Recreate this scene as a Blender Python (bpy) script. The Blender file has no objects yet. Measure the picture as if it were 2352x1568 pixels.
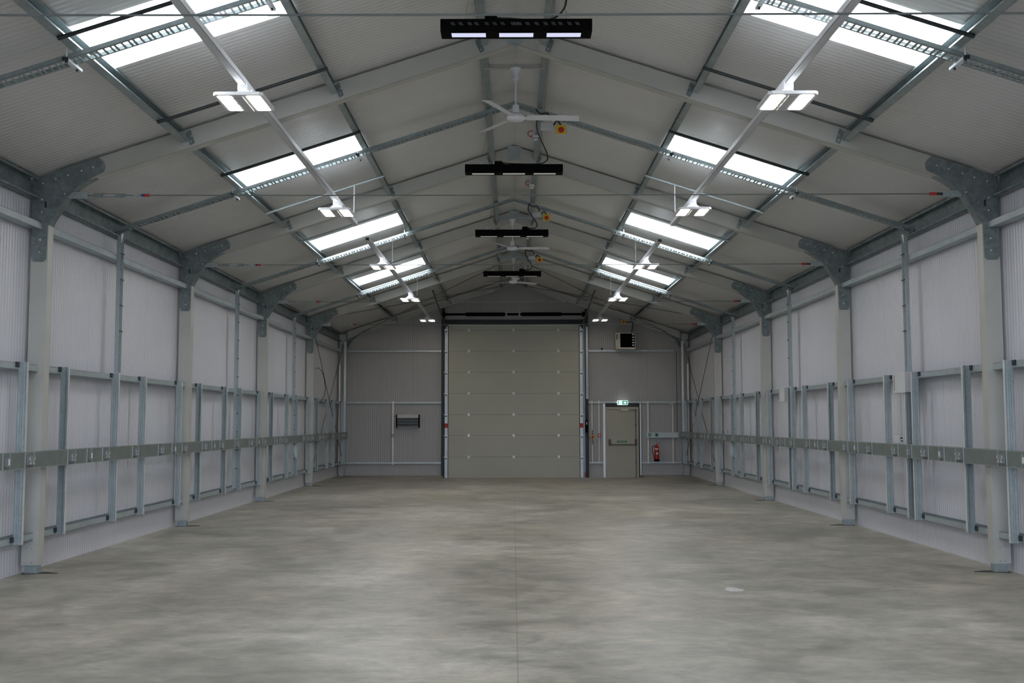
import bpy, math, random
from mathutils import Vector, Matrix
random.seed(7)
sc = bpy.context.scene
COL = sc.collection
PI = math.pi

# ------------------------------------------------------------------ materials
def new_mat(name):
    m = bpy.data.materials.new(name); m.use_nodes = True
    nt = m.node_tree; b = nt.nodes['Principled BSDF']
    return m, nt, b
def simple(name, col, rough=0.5, metal=0.0, var=0.08, scale=6.0, spec=0.5, bump=0.0):
    m, nt, b = new_mat(name)
    tc = nt.nodes.new('ShaderNodeTexCoord'); no = nt.nodes.new('ShaderNodeTexNoise')
    no.inputs['Scale'].default_value = scale; no.inputs['Detail'].default_value = 4
    nt.links.new(tc.outputs['Object'], no.inputs['Vector'])
    r = nt.nodes.new('ShaderNodeValToRGB')
    r.color_ramp.elements[0].position = .3; r.color_ramp.elements[1].position = .7
    r.color_ramp.elements[0].color = (*[c*(1-var) for c in col], 1)
    r.color_ramp.elements[1].color = (*[min(1, c*(1+var)) for c in col], 1)
    nt.links.new(no.outputs['Fac'], r.inputs['Fac']); nt.links.new(r.outputs['Color'], b.inputs['Base Color'])
    b.inputs['Roughness'].default_value = rough; b.inputs['Metallic'].default_value = metal
    b.inputs['Specular IOR Level'].default_value = spec
    if bump:
        bp = nt.nodes.new('ShaderNodeBump'); bp.inputs['Strength'].default_value = bump
        bp.inputs['Distance'].default_value = .002
        nt.links.new(no.outputs['Fac'], bp.inputs['Height']); nt.links.new(bp.outputs['Normal'], b.inputs['Normal'])
    return m
def galvanised(name, lo, hi, metal=.55, rough=.42, scale=38):
    m, nt, b = new_mat(name)
    tc = nt.nodes.new('ShaderNodeTexCoord')
    vo = nt.nodes.new('ShaderNodeTexVoronoi'); vo.inputs['Scale'].default_value = scale
    no = nt.nodes.new('ShaderNodeTexNoise'); no.inputs['Scale'].default_value = 4.5; no.inputs['Detail'].default_value = 5
    nt.links.new(tc.outputs['Object'], vo.inputs['Vector']); nt.links.new(tc.outputs['Object'], no.inputs['Vector'])
    sx = nt.nodes.new('ShaderNodeSeparateColor'); nt.links.new(vo.outputs['Color'], sx.inputs['Color'])
    mx = nt.nodes.new('ShaderNodeMath'); mx.operation = 'MULTIPLY_ADD'; mx.inputs[1].default_value = .45
    nt.links.new(sx.outputs['Red'], mx.inputs[0])
    m2 = nt.nodes.new('ShaderNodeMath'); m2.operation = 'MULTIPLY_ADD'; m2.inputs[1].default_value = 1.3; m2.inputs[2].default_value = -.37
    nt.links.new(no.outputs['Fac'], m2.inputs[0]); nt.links.new(m2.outputs[0], mx.inputs[2])
    r = nt.nodes.new('ShaderNodeValToRGB'); r.color_ramp.elements[0].color = (*lo, 1); r.color_ramp.elements[1].color = (*hi, 1)
    nt.links.new(mx.outputs[0], r.inputs['Fac']); nt.links.new(r.outputs['Color'], b.inputs['Base Color'])
    b.inputs['Metallic'].default_value = metal; b.inputs['Roughness'].default_value = rough
    return m
def ribbed(name, col, axis, period, joint=1.0, strength=.35, rough=.34, dist=.004, jd=.75):
    """white liner sheet: micro-ribs and a joint line each metre along one axis"""
    m, nt, b = new_mat(name)
    tc = nt.nodes.new('ShaderNodeTexCoord'); sp = nt.nodes.new('ShaderNodeSeparateXYZ')
    nt.links.new(tc.outputs['Object'], sp.inputs[0])
    a = sp.outputs[axis]
    w = nt.nodes.new('ShaderNodeMath'); w.operation = 'MULTIPLY'; w.inputs[1].default_value = 2*PI/period
    s = nt.nodes.new('ShaderNodeMath'); s.operation = 'SINE'
    nt.links.new(a, w.inputs[0]); nt.links.new(w.outputs[0], s.inputs[0])
    f = nt.nodes.new('ShaderNodeMath'); f.operation = 'PINGPONG'; f.inputs[1].default_value = joint/2
    nt.links.new(a, f.inputs[0])
    lt = nt.nodes.new('ShaderNodeMath'); lt.operation = 'LESS_THAN'; lt.inputs[1].default_value = .0035
    nt.links.new(f.outputs[0], lt.inputs[0])
    hs = nt.nodes.new('ShaderNodeMath'); hs.operation = 'MULTIPLY_ADD'; hs.inputs[1].default_value = -3
    nt.links.new(lt.outputs[0], hs.inputs[0]); nt.links.new(s.outputs[0], hs.inputs[2])
    bp = nt.nodes.new('ShaderNodeBump'); bp.inputs['Strength'].default_value = strength; bp.inputs['Distance'].default_value = dist
    nt.links.new(hs.outputs[0], bp.inputs['Height']); nt.links.new(bp.outputs['Normal'], b.inputs['Normal'])
    no = nt.nodes.new('ShaderNodeTexNoise'); no.inputs['Scale'].default_value = .8; no.inputs['Detail'].default_value = 3
    nt.links.new(tc.outputs['Object'], no.inputs['Vector'])
    r = nt.nodes.new('ShaderNodeValToRGB')
    r.color_ramp.elements[0].color = (*[c*.95 for c in col], 1); r.color_ramp.elements[1].color = (*[min(1, c*1.04) for c in col], 1)
    nt.links.new(no.outputs['Fac'], r.inputs['Fac'])
    mc = nt.nodes.new('ShaderNodeMix'); mc.data_type = 'RGBA'
    mc.inputs['B'].default_value = (*[c*jd for c in col], 1)
    nt.links.new(r.outputs['Color'], mc.inputs['A']); nt.links.new(lt.outputs[0], mc.inputs['Factor'])
    nt.links.new(mc.outputs['Result'], b.inputs['Base Color'])
    b.inputs['Roughness'].default_value = rough
    return m
def emit(name, col, strength):
    m = bpy.data.materials.new(name); m.use_nodes = True; nt = m.node_tree
    nt.nodes.remove(nt.nodes['Principled BSDF'])
    e = nt.nodes.new('ShaderNodeEmission'); e.inputs['Color'].default_value = (*col, 1); e.inputs['Strength'].default_value = strength
    nt.links.new(e.outputs[0], nt.nodes['Material Output'].inputs['Surface'])
    return m
def concrete():
    m, nt, b = new_mat('polished_concrete')
    N = nt.nodes.new; Lk = nt.links.new
    tc = N('ShaderNodeTexCoord')
    def noise(scale, det, rough, dist=0, sc=(1, 1, 1), rot=0):
        mp = N('ShaderNodeMapping'); mp.inputs['Scale'].default_value = sc; mp.inputs['Rotation'].default_value = (0, 0, rot)
        n = N('ShaderNodeTexNoise'); n.inputs['Scale'].default_value = scale; n.inputs['Detail'].default_value = det
        n.inputs['Roughness'].default_value = rough; n.inputs['Distortion'].default_value = dist
        Lk(tc.outputs['Object'], mp.inputs[0]); Lk(mp.outputs[0], n.inputs['Vector']); return n
    def ramp(n, stops):
        r = N('ShaderNodeValToRGB'); cr = r.color_ramp
        cr.elements[0].position, cr.elements[0].color = stops[0][0], (*stops[0][1], 1)
        cr.elements[1].position, cr.elements[1].color = stops[-1][0], (*stops[-1][1], 1)
        for p, c in stops[1:-1]: e = cr.elements.new(p); e.color = (*c, 1)
        Lk(n.outputs[0], r.inputs['Fac']); return r
    def mix(a, bb, mode, fac=1.0):
        x = N('ShaderNodeMix'); x.data_type = 'RGBA'; x.blend_type = mode
        if isinstance(fac, float): x.inputs['Factor'].default_value = fac
        else: Lk(fac, x.inputs['Factor'])
        Lk(a, x.inputs['A'])
        if isinstance(bb, tuple): x.inputs['B'].default_value = (*bb, 1)
        else: Lk(bb, x.inputs['B'])
        return x.outputs['Result']
    n1 = noise(.52, 7, .58, .35, (1, .8, 1), .9); n2 = noise(2.3, 11, .72, .5, (.8, 1, 1), .4); n3 = noise(9, 8, .75, .2, (.6, 1, 1), -.2)
    base = ramp(n1, [(.33, (.262, .252, .218)), (.5, (.366, .350, .302)), (.66, (.485, .462, .412))]).outputs['Color']
    c = mix(base, ramp(n2, [(.36, (.66, .665, .655)), (.52, (1, 1, .99)), (.67, (1.27, 1.26, 1.25))]).outputs['Color'], 'MULTIPLY')
    c = mix(c, ramp(n3, [(.34, (.80, .80, .80)), (.68, (1.15, 1.15, 1.15))]).outputs['Color'], 'MULTIPLY')
    # warmer, dustier patches
    n4 = noise(.3, 5, .6, .2); wf = N('ShaderNodeMapRange'); wf.inputs['From Min'].default_value = .45; wf.inputs['From Max'].default_value = .7; wf.inputs['To Max'].default_value = .6
    Lk(n4.outputs[0], wf.inputs['Value']); c = mix(c, (1.04, .97, .82), 'MULTIPLY', wf.outputs[0])
    sp = N('ShaderNodeSeparateXYZ'); Lk(tc.outputs['Object'], sp.inputs[0])
    # saw cut down the middle of the slab
    ab = N('ShaderNodeMath'); ab.operation = 'ABSOLUTE'; Lk(sp.outputs['X'], ab.inputs[0])
    lt = N('ShaderNodeMath'); lt.operation = 'LESS_THAN'; lt.inputs[1].default_value = .0055; Lk(ab.outputs[0], lt.inputs[0])
    lf = N('ShaderNodeMath'); lf.operation = 'MULTIPLY'; lf.inputs[1].default_value = .42; Lk(lt.outputs[0], lf.inputs[0])
    c = mix(c, (.17, .135, .10), 'MIX', lf.outputs[0])
    # small white paint scuff
    vd = N('ShaderNodeVectorMath'); vd.operation = 'DISTANCE'; vd.inputs[1].default_value = (2.04*1.6, 10.2, 0)
    mp = N('ShaderNodeMapping'); mp.inputs['Scale'].default_value = (1.6, 1, 0); Lk(tc.outputs['Object'], mp.inputs[0]); Lk(mp.outputs[0], vd.inputs[0])
    ad = N('ShaderNodeMath'); ad.operation = 'MULTIPLY_ADD'; ad.inputs[1].default_value = .62; Lk(n2.outputs[0], ad.inputs[0]); Lk(vd.outputs['Value'], ad.inputs[2])
    l2 = N('ShaderNodeMath'); l2.operation = 'LESS_THAN'; l2.inputs[1].default_value = .43; Lk(ad.outputs[0], l2.inputs[0])
    lf2 = N('ShaderNodeMath'); lf2.operation = 'MULTIPLY'; lf2.inputs[1].default_value = .7; Lk(l2.outputs[0], lf2.inputs[0])
    c = mix(c, (.75, .75, .74), 'MIX', lf2.outputs[0])
    Lk(c, b.inputs['Base Color'])
    rr = N('ShaderNodeMapRange'); rr.inputs['To Min'].default_value = .28; rr.inputs['To Max'].default_value = .52
    Lk(n2.outputs[0], rr.inputs['Value']); Lk(rr.outputs[0], b.inputs['Roughness'])
    bp = N('ShaderNodeBump'); bp.inputs['Strength'].default_value = .08; bp.inputs['Distance'].default_value = .003
    Lk(n3.outputs[0], bp.inputs['Height']); Lk(bp.outputs['Normal'], b.inputs['Normal'])
    return m

WHITE = (.66, .665, .72)
M = {}
M['floor'] = concrete()
M['wall_y'] = ribbed('white_liner_side', WHITE, 1, .062)
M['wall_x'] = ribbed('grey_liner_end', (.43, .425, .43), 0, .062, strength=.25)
M['ceil'] = ribbed('white_liner_roof', (.66, .65, .64), 1, .075, joint=1.02, strength=.38, rough=.32, jd=.93)
M['galv'] = galvanised('galvanised_steel', (.34, .40, .42), (.50, .56, .58), metal=.45, scale=60)
M['galv_dark'] = galvanised('galvanised_plate', (.13, .165, .175), (.29, .335, .345), metal=.35, rough=.5, scale=26)
M['galv_light'] = galvanised('bright_galvanised', (.66, .72, .74), (.86, .90, .92), metal=.4, rough=.34, scale=60)
M['galv_purlin'] = galvanised('galvanised_purlin', (.25, .30, .31), (.38, .44, .45), metal=.5, rough=.38)
M['galv_mid'] = galvanised('satin_galvanised', (.46, .52, .54), (.62, .68, .70), metal=.4, rough=.4, scale=60)
M['fan'] = simple('satin_white_fan', (.74, .74, .79), .4, 0, .03)
M['frame'] = simple('coated_frame_steel', (.53, .53, .495), .42, .25, .05, 2.5)
M['trunk'] = galvanised('grey_trunking', (.155, .18, .172), (.205, .232, .22), metal=.2, rough=.5, scale=12)
M['plate'] = simple('socket_plate_steel', (.34, .37, .37), .4, .35)
M['socket'] = simple('grey_metalclad_socket', (.24, .26, .28), .5, .2)
M['white'] = simple('white_enamel', (.80, .80, .82), .35, 0, .03)
M['pvc'] = simple('white_conduit', (.86, .84, .80), .4, 0, .03)
M['black'] = simple('black_enamel', (.0025, .0025, .0025), .7, 0, .1, spec=.06)
M['cable'] = simple('black_rubber', (.010, .010, .011), .5, 0, .1)
M['dark'] = simple('dark_painted_steel', (.035, .042, .045), .5, .3)
M['bolt'] = simple('zinc_bolt', (.62, .66, .66), .3, .8)
M['wire'] = simple('steel_wire', (.16, .18, .18), .5, .5)
M['red'] = simple('red_plastic', (.5, .015, .015), .4)
M['blue'] = simple('blue_tape', (.03, .05, .25), .5)
M['yellow'] = simple('yellow_plastic', (.78, .55, .03), .4)
M['boxgrey'] = simple('light_grey_plastic', (.60, .61, .63), .45, 0, .03)
M['door'] = simple('olive_beige_door_skin', (.47, .475, .40), .42, .0, .03, 1.5)
M['pdoor'] = simple('putty_door_paint', (.45, .44, .37), .45, .0, .03, 2)
M['rail_w'] = simple('bright_door_track', (.62, .70, .76), .35, .2)
M['green'] = simple('green_sign', (.02, .22, .12), .5)
M['greenl'] = simple('light_green_print', (.55, .8, .6), .5)
M['exit_w'] = emit('exit_sign_white', (.9, 1, .97), 1.5)
M['exit_g'] = emit('exit_sign_green', (.02, .42, .24), .8)
M['redmark'] = simple('red_reflective_band', (.50, .025, .01), .5)
M['bluebr'] = simple('dark_blue_roller_bracket', (.03, .05, .08), .4, .4)
M['brown'] = simple('bronze_hardware', (.10, .085, .07), .45, .4)
M['beige'] = simple('beige_casing', (.66, .63, .55), .45)
M['label'] = simple('yellow_brown_label', (.28, .20, .06), .6)
M['cover'] = simple('pale_blue_polythene', (.55, .66, .72), .4, 0, .1)
M['led'] = emit('led_panel', (1, .86, .70), 38)
M['sky'] = emit('daylight_rooflight', (.90, .955, 1), 10.6)
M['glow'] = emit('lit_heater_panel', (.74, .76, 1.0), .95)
M['added_glow'] = emit('heater_panel_added_glow', (.80, .76, .72), .34)  # faint emission put in for the farther panels' duller look at shallow view angles

# ------------------------------------------------------------------ mesh builder
class MB:
    def __init__(s): s.v = []; s.f = []; s.sm = False
    def hexa(s, p):
        n = len(s.v); s.v += [Vector(q) for q in p]
        s.f += [tuple(n+i for i in q) for q in ((0,3,2,1),(4,5,6,7),(0,1,5,4),(1,2,6,5),(2,3,7,6),(3,0,4,7))]
        return s
    def box(s, x0, x1, y0, y1, z0, z1):
        return s.hexa([(x0,y0,z0),(x1,y0,z0),(x1,y1,z0),(x0,y1,z0),(x0,y0,z1),(x1,y0,z1),(x1,y1,z1),(x0,y1,z1)])
    def bbox(s, x0, x1, y0, y1, z0, z1, b=.006):
        """box with chamfered vertical-axis corners seen from Y and Z"""
        pts = [(x0+b,z0),(x1-b,z0),(x1,z0+b),(x1,z1-b),(x1-b,z1),(x0+b,z1),(x0,z1-b),(x0,z0+b)]
        return s.prism([(x, y0, z) for x, z in pts], (0, y1-y0, 0))
    def prism(s, pts, off):
        n = len(s.v); k = len(pts); off = Vector(off)
        s.v += [Vector(p) for p in pts] + [Vector(p)+off for p in pts]
        s.f.append(tuple(n+i for i in range(k))); s.f.append(tuple(n+k+i for i in reversed(range(k))))
        for i in range(k):
            j = (i+1) % k; s.f.append((n+i, n+k+i, n+k+j, n+j))
        return s
    def strip(s, a, b, w, t):
        """slab from edge a->b, extruded by vectors w and t"""
        a, b, w, t = Vector(a), Vector(b), Vector(w), Vector(t)
        return s.hexa([a, b, b+w, a+w, a+t, b+t, b+w+t, a+w+t])
    def sweep(s, poly, t, A, B, U, V):
        A, B, U, V = Vector(A), Vector(B), Vector(U), Vector(V)
        for (a, b), (c, d) in zip(poly[:-1], poly[1:]):
            l = math.hypot(c-a, d-b); dx, dy = (c-a)/l*t/2, (d-b)/l*t/2
            q = [(a-dx+dy, b-dy-dx), (c+dx+dy, d+dy-dx), (c+dx-dy, d+dy+dx), (a-dx-dy, b-dy+dx)]
            pa = [A+U*x+V*y for x, y in q]
            s.prism(pa, B-A)
        return s
    def tube(s, path, r, n=8, close=False):
        path = [Vector(p) for p in path]; s.sm = True
        rings = []; up = None
        for i, p in enumerate(path):
            if close: d = path[(i+1) % len(path)] - path[i-1]
            else: d = path[min(i+1, len(path)-1)] - path[max(i-1, 0)]
            d.normalize()
            if up is None or abs(up.dot(d)) > .98:
                up = Vector((0,0,1)) if abs(d.z) < .9 else Vector((1,0,0))
            u = d.cross(up).normalized(); w = u.cross(d).normalized(); up = w
            k = len(s.v)
            for j in range(n):
                a = 2*PI*j/n; s.v.append(p + u*(math.cos(a)*r) + w*(math.sin(a)*r))
            rings.append(k)
        m = len(path)
        for i in range(m if close else m-1):
            a, b = rings[i], rings[(i+1) % m]
            for j in range(n):
                s.f.append((a+j, a+(j+1) % n, b+(j+1) % n, b+j))
        if not close:
            s.f.append(tuple(rings[0]+j for j in reversed(range(n)))); s.f.append(tuple(rings[-1]+j for j in range(n)))
        return s
    def lathe(s, prof, c=(0,0,0), n=24, axis='Z'):
        s.sm = True; c = Vector(c); k = len(s.v)
        for r, z in prof:
            for j in range(n):
                a = 2*PI*j/n; x, y = r*math.cos(a), r*math.sin(a)
                s.v.append(c + (Vector((x,y,z)) if axis == 'Z' else Vector((x,z,y)) if axis == 'Y' else Vector((z,x,y))))
        for i in range(len(prof)-1):
            for j in range(n):
                s.f.append((k+i*n+j, k+i*n+(j+1) % n, k+(i+1)*n+(j+1) % n, k+(i+1)*n+j))
        s.f.append(tuple(k+j for j in reversed(range(n)))); q = k+(len(prof)-1)*n
        s.f.append(tuple(q+j for j in range(n)))
        return s
    def build(s, name, mat, parent=None):
        me = bpy.data.meshes.new(name)
        o = bpy.data.objects.new(name, me)
        L = Vector((0,0,0))
        if parent is not None:
            L = WL[parent.name]; WL[o.name] = L
        me.from_pydata([tuple(p-L) for p in s.v], [], s.f)
        me.materials.append(mat if not isinstance(mat, str) else M[mat])
        import bmesh
        bm = bmesh.new(); bm.from_mesh(me); bmesh.ops.recalc_face_normals(bm, faces=bm.faces); bm.to_mesh(me); bm.free()
        if s.sm:
            me.polygons.foreach_set('use_smooth', [True]*len(me.polygons)); me.set_sharp_from_angle(angle=.7)
        COL.objects.link(o)
        if parent is not None: o.parent = parent
        else: WL[o.name] = L
        return o
WL = {}      # world location of each object's local frame
def thing(name, label, cat, loc, group=None):
    o = bpy.data.objects.new(name, None); COL.objects.link(o); o.location = loc; o.empty_display_size = .1
    o['label'] = label; o['category'] = cat
    if group: o['group'] = group
    WL[o.name] = Vector(loc)
    return o
def single(name, mb, mat, label, cat, group=None):
    """a thing that is one mesh: origin moved to its centre-bottom"""
    xs = [p.x for p in mb.v]; ys = [p.y for p in mb.v]; zs = [p.z for p in mb.v]
    L = Vector(((min(xs)+max(xs))/2, (min(ys)+max(ys))/2, min(zs)))
    for p in mb.v: p -= L
    o = mb.build(name, mat); o.location = L
    o['label'] = label; o['category'] = cat
    if group: o['group'] = group
    WL[o.name] = L
    return o
def struct(name, mb, mat):
    o = mb.build(name, mat); o['kind'] = 'structure'; return o
def copy_tree(o, parent=None):
    c = o.copy(); COL.objects.link(c)
    if parent is not None: c.parent = parent
    for ch in list(o.children): copy_tree(ch, c)
    WL[c.name] = WL.get(o.name, Vector())
    return c
def dup(root, dloc, label, group=None):
    c = copy_tree(root); c.location = Vector(root.location) + Vector(dloc); c['label'] = label
    if group: c['group'] = group
    WL[c.name] = Vector(c.location)
    return c

# ------------------------------------------------------------------ dimensions
FZ = .025                   # floor level
SL = .3235                  # roof slope
D0, BAY = 11.3, 5.1
FR = [D0 + BAY*(k-1) for k in range(6)]       # 6.2 .. 31.7
FR[5] = 31.7
YW = 31.9                   # far wall
YF = -4.4                   # wall behind the camera
XW = 5.215                  # side walls
ZR = 5.925                  # roof plane height at the ridge
def zr(x, off=0): return ZR - SL*abs(x) + off
BAYTXT = ['nearest the camera, before the first portal frame', 'between the first and second portal frames', 'between the second and third portal frames',
          'between the third and fourth portal frames', 'in the last bay before the far wall']
SIDE = {-1: 'left', 1: 'right'}
ORD = ['overhead out of shot', 'nearest', 'second', 'third', 'fourth', 'far end']

# ------------------------------------------------------------------ room shell
# floor: slab with a shallow ramp down to the two end doors
fl = MB()
rx0, rx1, ry = -2.10, 3.76, 30.5
def quadz(mb, x0, x1, y0, y1, za, zb, d=.12):
    mb.hexa([(x0,y0,za-d),(x1,y0,za-d),(x1,y1,zb-d),(x0,y1,zb-d),(x0,y0,za),(x1,y0,za),(x1,y1,zb),(x0,y1,zb)])
quadz(fl, -5.6, 5.6, YF-.3, ry, FZ, FZ, .3)
quadz(fl, -5.6, rx0, ry, YW+.3, FZ, FZ, .3)
quadz(fl, rx1, 5.6, ry, YW+.3, FZ, FZ, .3)
quadz(fl, rx0, rx1, ry, 31.72, FZ, -.075, .2)
quadz(fl, rx0, rx1, 31.72, YW+.3, -.075, -.075, .2)
struct('floor', fl, 'floor')
# side walls
for sx, nm in ((-1, 'wall_left'), (1, 'wall_right')):
    w = MB(); a, b = sorted((sx*XW, sx*(XW+.12)))
    w.box(a, b, YF-.1, YW+.1, -.1, zr(XW)+.02)
    struct(nm, w, 'wall_y')
# far gable wall (openings for the two doors)
def gable(mb, y0, y1, x0, x1, z0):
    xs = [x0] + ([0] if x0 < 0 < x1 else []) + [x1]
    pts = [(x0, y0, z0), (x1, y0, z0)] + [(x, y0, zr(x)+.05) for x in reversed(xs)]
    mb.prism(pts, (0, y1-y0, 0))
w = MB()
gable(w, YW, YW+.12, -5.3, -1.99, -.12); gable(w, YW, YW+.12, -1.99, 1.99, 4.5)
gable(w, YW, YW+.12, 1.99, 2.73, -.12); gable(w, YW, YW+.12, 2.73, 3.70, 2.04); gable(w, YW, YW+.12, 3.70, 5.3, -.12)
struct('wall_back', w, 'wall_x')
w = MB()
gable(w, YF-.12, YF, -5.3, -2.2, -.1); gable(w, YF-.12, YF, -2.2, 2.2, 4.5); gable(w, YF-.12, YF, 2.2, 5.3, -.1)
struct('wall_front', w, 'wall_x')
# roof slopes with rooflight openings
SKY = [8.84 + 5.085*k for k in range(-2, 4)]   # centres of the rooflights
SKW = .5
for sx in (-1, 1):
    c = MB()
    def slab(x0, x1, y0, y1):
        a = [(sx*x0, y0, zr(x0)), (sx*x1, y0, zr(x1)), (sx*x1, y1, zr(x1)), (sx*x0, y1, zr(x0))]
        c.hexa(a + [(x, y, z+.08) for x, y, z in a])
    slab(0, 1.98, YF-.1, YW+.1); slab(3.60, 5.36, YF-.1, YW+.1)
    ys = [YF-.1]
    for s_ in SKY: ys += [s_-SKW, s_+SKW]
    ys.append(YW+.1)
    for i in range(0, len(ys), 2): slab(1.98, 3.60, ys[i], ys[i+1])
    struct('ceiling', c, 'ceil')
n = 1
for sx in (-1, 1):
    for s_ in SKY:
        g = MB(); a = [(sx*x, y, zr(x)+.035) for x, y in ((1.97, s_-SKW-.01), (3.61, s_-SKW-.01), (3.61, s_+SKW+.01), (1.97, s_+SKW+.01))]
        g.hexa(a + [(x, y, z+.012) for x, y, z in a])
        struct('window_%d' % n, g, 'sky'); n += 1
# ------------------------------------------------------------------ portal frames
def portal(k):
    y = FR[k]; d = -1 if k == 5 else 1
    t = thing('portal_frame', '', 'frame', (0, y, FZ))
    F = .13*d
    for sx in (-1, 1):
        def X(a): return sx*a
        def bx(mb, x0, x1, y0, y1, z0, z1):
            a, b = sorted((X(x0), X(x1))); p, q = sorted((y+y0*d, y+y1*d)); mb.box(a, b, p, q, z0, z1)
        c = MB()
        bx(c, 5.0, 5.18, 0, .004, .115, zr(5.18, -.035)); bx(c, 5.0, 5.004, .004, .13, .115, 3.72)
        bx(c, 5.176, 5.18, .004, .13, .115, zr(5.18, -.035)); bx(c, 5.0, 5.02, .126, .13, .115, 3.72); bx(c, 5.16, 5.18, .126, .13, .115, 4.15)
        c.build('column', 'frame', t)
        # rafter: web, lower flange, upper flange, lips
        r = MB(); xe = 4.95
        zl = lambda x: 5.685 - SL*x
        zt = lambda x: 5.90 - SL*x
        r.prism([(0, y, zl(0)), (X(xe), y, zl(xe)), (X(xe), y, zt(xe)), (0, y, zt(0))], (0, .004*d, 0))
        r.strip((0, y, zl(0)), (X(4.5), y, zl(4.5)), (0, F, 0), (0, 0, .004))
        r.strip((0, y+F-.004*d, zl(0)), (X(4.5), y+F-.004*d, zl(4.5)), (0, .004*d, 0), (0, 0, .022))
        r.strip((0, y, zt(0)), (X(xe), y, zt(xe)), (0, F, 0), (0, 0, -.004))
        r.build('rafter', 'frame', t)
        # curved knee plate
        cur = [(5.008,3.694),(4.977,3.762),(4.938,3.829),(4.874,3.939),(4.80,4.04),(4.720,4.115),(4.639,4.172),(4.515,4.243),(4.42,4.29)]
        out = [(5.04,3.318),(5.013,3.35)] + cur + [(4.408,4.33),(4.41,4.37),(4.436,4.41),(4.479,4.447),(5.178,4.222),(5.175,3.36),(5.147,3.32)]
        off = -.010 if d > 0 else .006
        kp = MB(); kp.prism([(X(a), y+off, z) for a, z in out], (0, .006, 0))
        kn = kp.build('knee_plate', 'galv_dark', t)
        st = MB()
        c2 = [(5.004,3.66)] + cur
        for (a, b), (e, f) in zip(c2[:-1], c2[1:]):
            st.strip((X(a), y+.004*d, b), (X(e), y+.004*d, f), (0, F, 0), (X(.003), 0, .003))
        st.build('knee_flange', 'galv_dark', t)
        proto = None
        for bxp, bz in [(4.535,4.34),(4.659,4.302),(4.804,4.252),(4.933,4.21),(5.071,4.166),(4.838,4.05),(5.076,3.987),(5.074,3.852),(5.082,3.551),(5.083,3.419)]:
            bb = MB(); bb.lathe([(.013,0),(.013,-.003),(.009,-.009),(.003,-.012)], (X(bxp), y+off, bz), 10, 'Y')
            bb.build('bolt', 'bolt', kn)
        # small square tie cleat on the knee plate, with its dark slot
        cl = MB(); bx(cl, 4.99, 5.075, -.018, -.010, 3.905, 3.965); cl.build('cleat', 'galv_dark', kn)
        sl = MB(); bx(sl, 5.02, 5.04, -.022, -.010, 3.90, 3.965); sl.build('cleat_slot', 'dark', kn)
        hk = MB(); bx(hk, 4.60, 4.80, .02, .028, 4.005, 4.075); hk.build('cable_lug', 'galv', t)
        lb = MB(); lb.lathe([(.013,0),(.013,-.004),(.006,-.012)], (X(4.665), y+.02*d, 4.04), 10, 'Y').lathe([(.013,0),(.013,-.004),(.006,-.012)], (X(4.72), y+.02*d, 4.04), 10, 'Y')
        lb.build('lug_bolt', 'bolt', t)
        # foot: bracket, dark patch on the slab, splice bolts
        ft = MB(); bx(ft, 5.01, 5.15, .01, .10, FZ, .115); bx(ft, 4.99, 5.01, .02, .05, .085, .115); ft.build('foot_bracket', 'galv_purlin', t)
        fp = MB(); fp.prism([(X(4.80), y+.03*d, FZ), (X(5.17), y-.02*d, FZ), (X(5.17), y+.13*d, FZ), (X(4.95), y+.13*d, FZ)], (0, 0, .005))
        fp.build('foot_dark_patch', 'dark', t)
        sp_ = MB(); bx(sp_, 5.004, 5.176, -.003, 0, .118, .44); spo = sp_.build('splice_plate', 'frame', t)
        for bxp in (5.065, 5.12):
            for bz in (.145, .288, .37):
                bb = MB(); bb.lathe([(.010,0),(.010,-.003),(.006,-.008)], (X(bxp), y-.003 if d > 0 else y-.003, bz), 8, 'Y'); bb.build('bolt', 'bolt', spo)
        # cleats that carry the purlins
        for px in (3.50, 1.90, .38):
            q = MB(); zc = 5.90 - SL*px
            q.prism([(X(px), y-.012, zc-.02), (X(px-.05), y-.012, zc-.16), (X(px-.005), y-.012, zc-.19), (X(px+.05), y-.012, zc-.06)], (0, .008, 0))
            q.build('purlin_cleat', 'galv_dark', t)
            q = MB()
            for dz in (.15, .09): q.lathe([(.009,0),(.009,-.003),(.005,-.007)], (X(px-.015), y-.012, zc-dz), 8, 'Y')
            q.build('cleat_bolt', 'bolt', t)
    # apex bracket with hook eye
    a = MB(); yo = y-.014 if d > 0 else y-.14
    a.prism([(-.115, yo, 5.90), (.115, yo, 5.90), (.085, yo, 5.70), (-.085, yo, 5.70)], (0, .012, 0))
    a.box(-.05, .05, yo-.03, yo, 5.69, 5.74)
    ap = a.build('apex_bracket', 'galv', t)
    b = MB()
    for sx in (-1, 1):
        b.lathe([(.012,0),(.012,-.004),(.006,-.01)], (sx*.18, y if d > 0 else y-.135, 5.735), 8, 'Y')
        b.lathe([(.012,0),(.012,-.004),(.006,-.01)], (sx*.26, y if d > 0 else y-.135, 5.72), 8, 'Y')
    b.build('apex_bolt', 'bolt', ap)
    h = MB(); h.tube([(.016*math.cos(u), yo-.015, 5.66+.024*math.sin(u)) for u in [i*PI/6 for i in range(12)]], .004, 6, True)
    h.build('hook_eye', 'galv', ap)
    return t
p1 = portal(1)
PL = {0: 'coated steel portal frame just in front of the camera, only its roof cable in view',
      1: 'nearest coated steel portal frame, biggest in the photo, with dark curved knee plates',
      2: 'second coated steel portal frame from the camera, rafters passing above the second black heater',
      3: 'third coated steel portal frame, its knee plates blotchy galvanised grey',
      4: 'fourth coated steel portal frame, last one standing free of the end wall'}
p1['label'] = PL[1]
for k in (0, 2, 3, 4): dup(p1, (0, FR[k]-FR[1], 0), PL[k], 'portal frames down the hall')
p1['group'] = 'portal frames down the hall'
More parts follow.
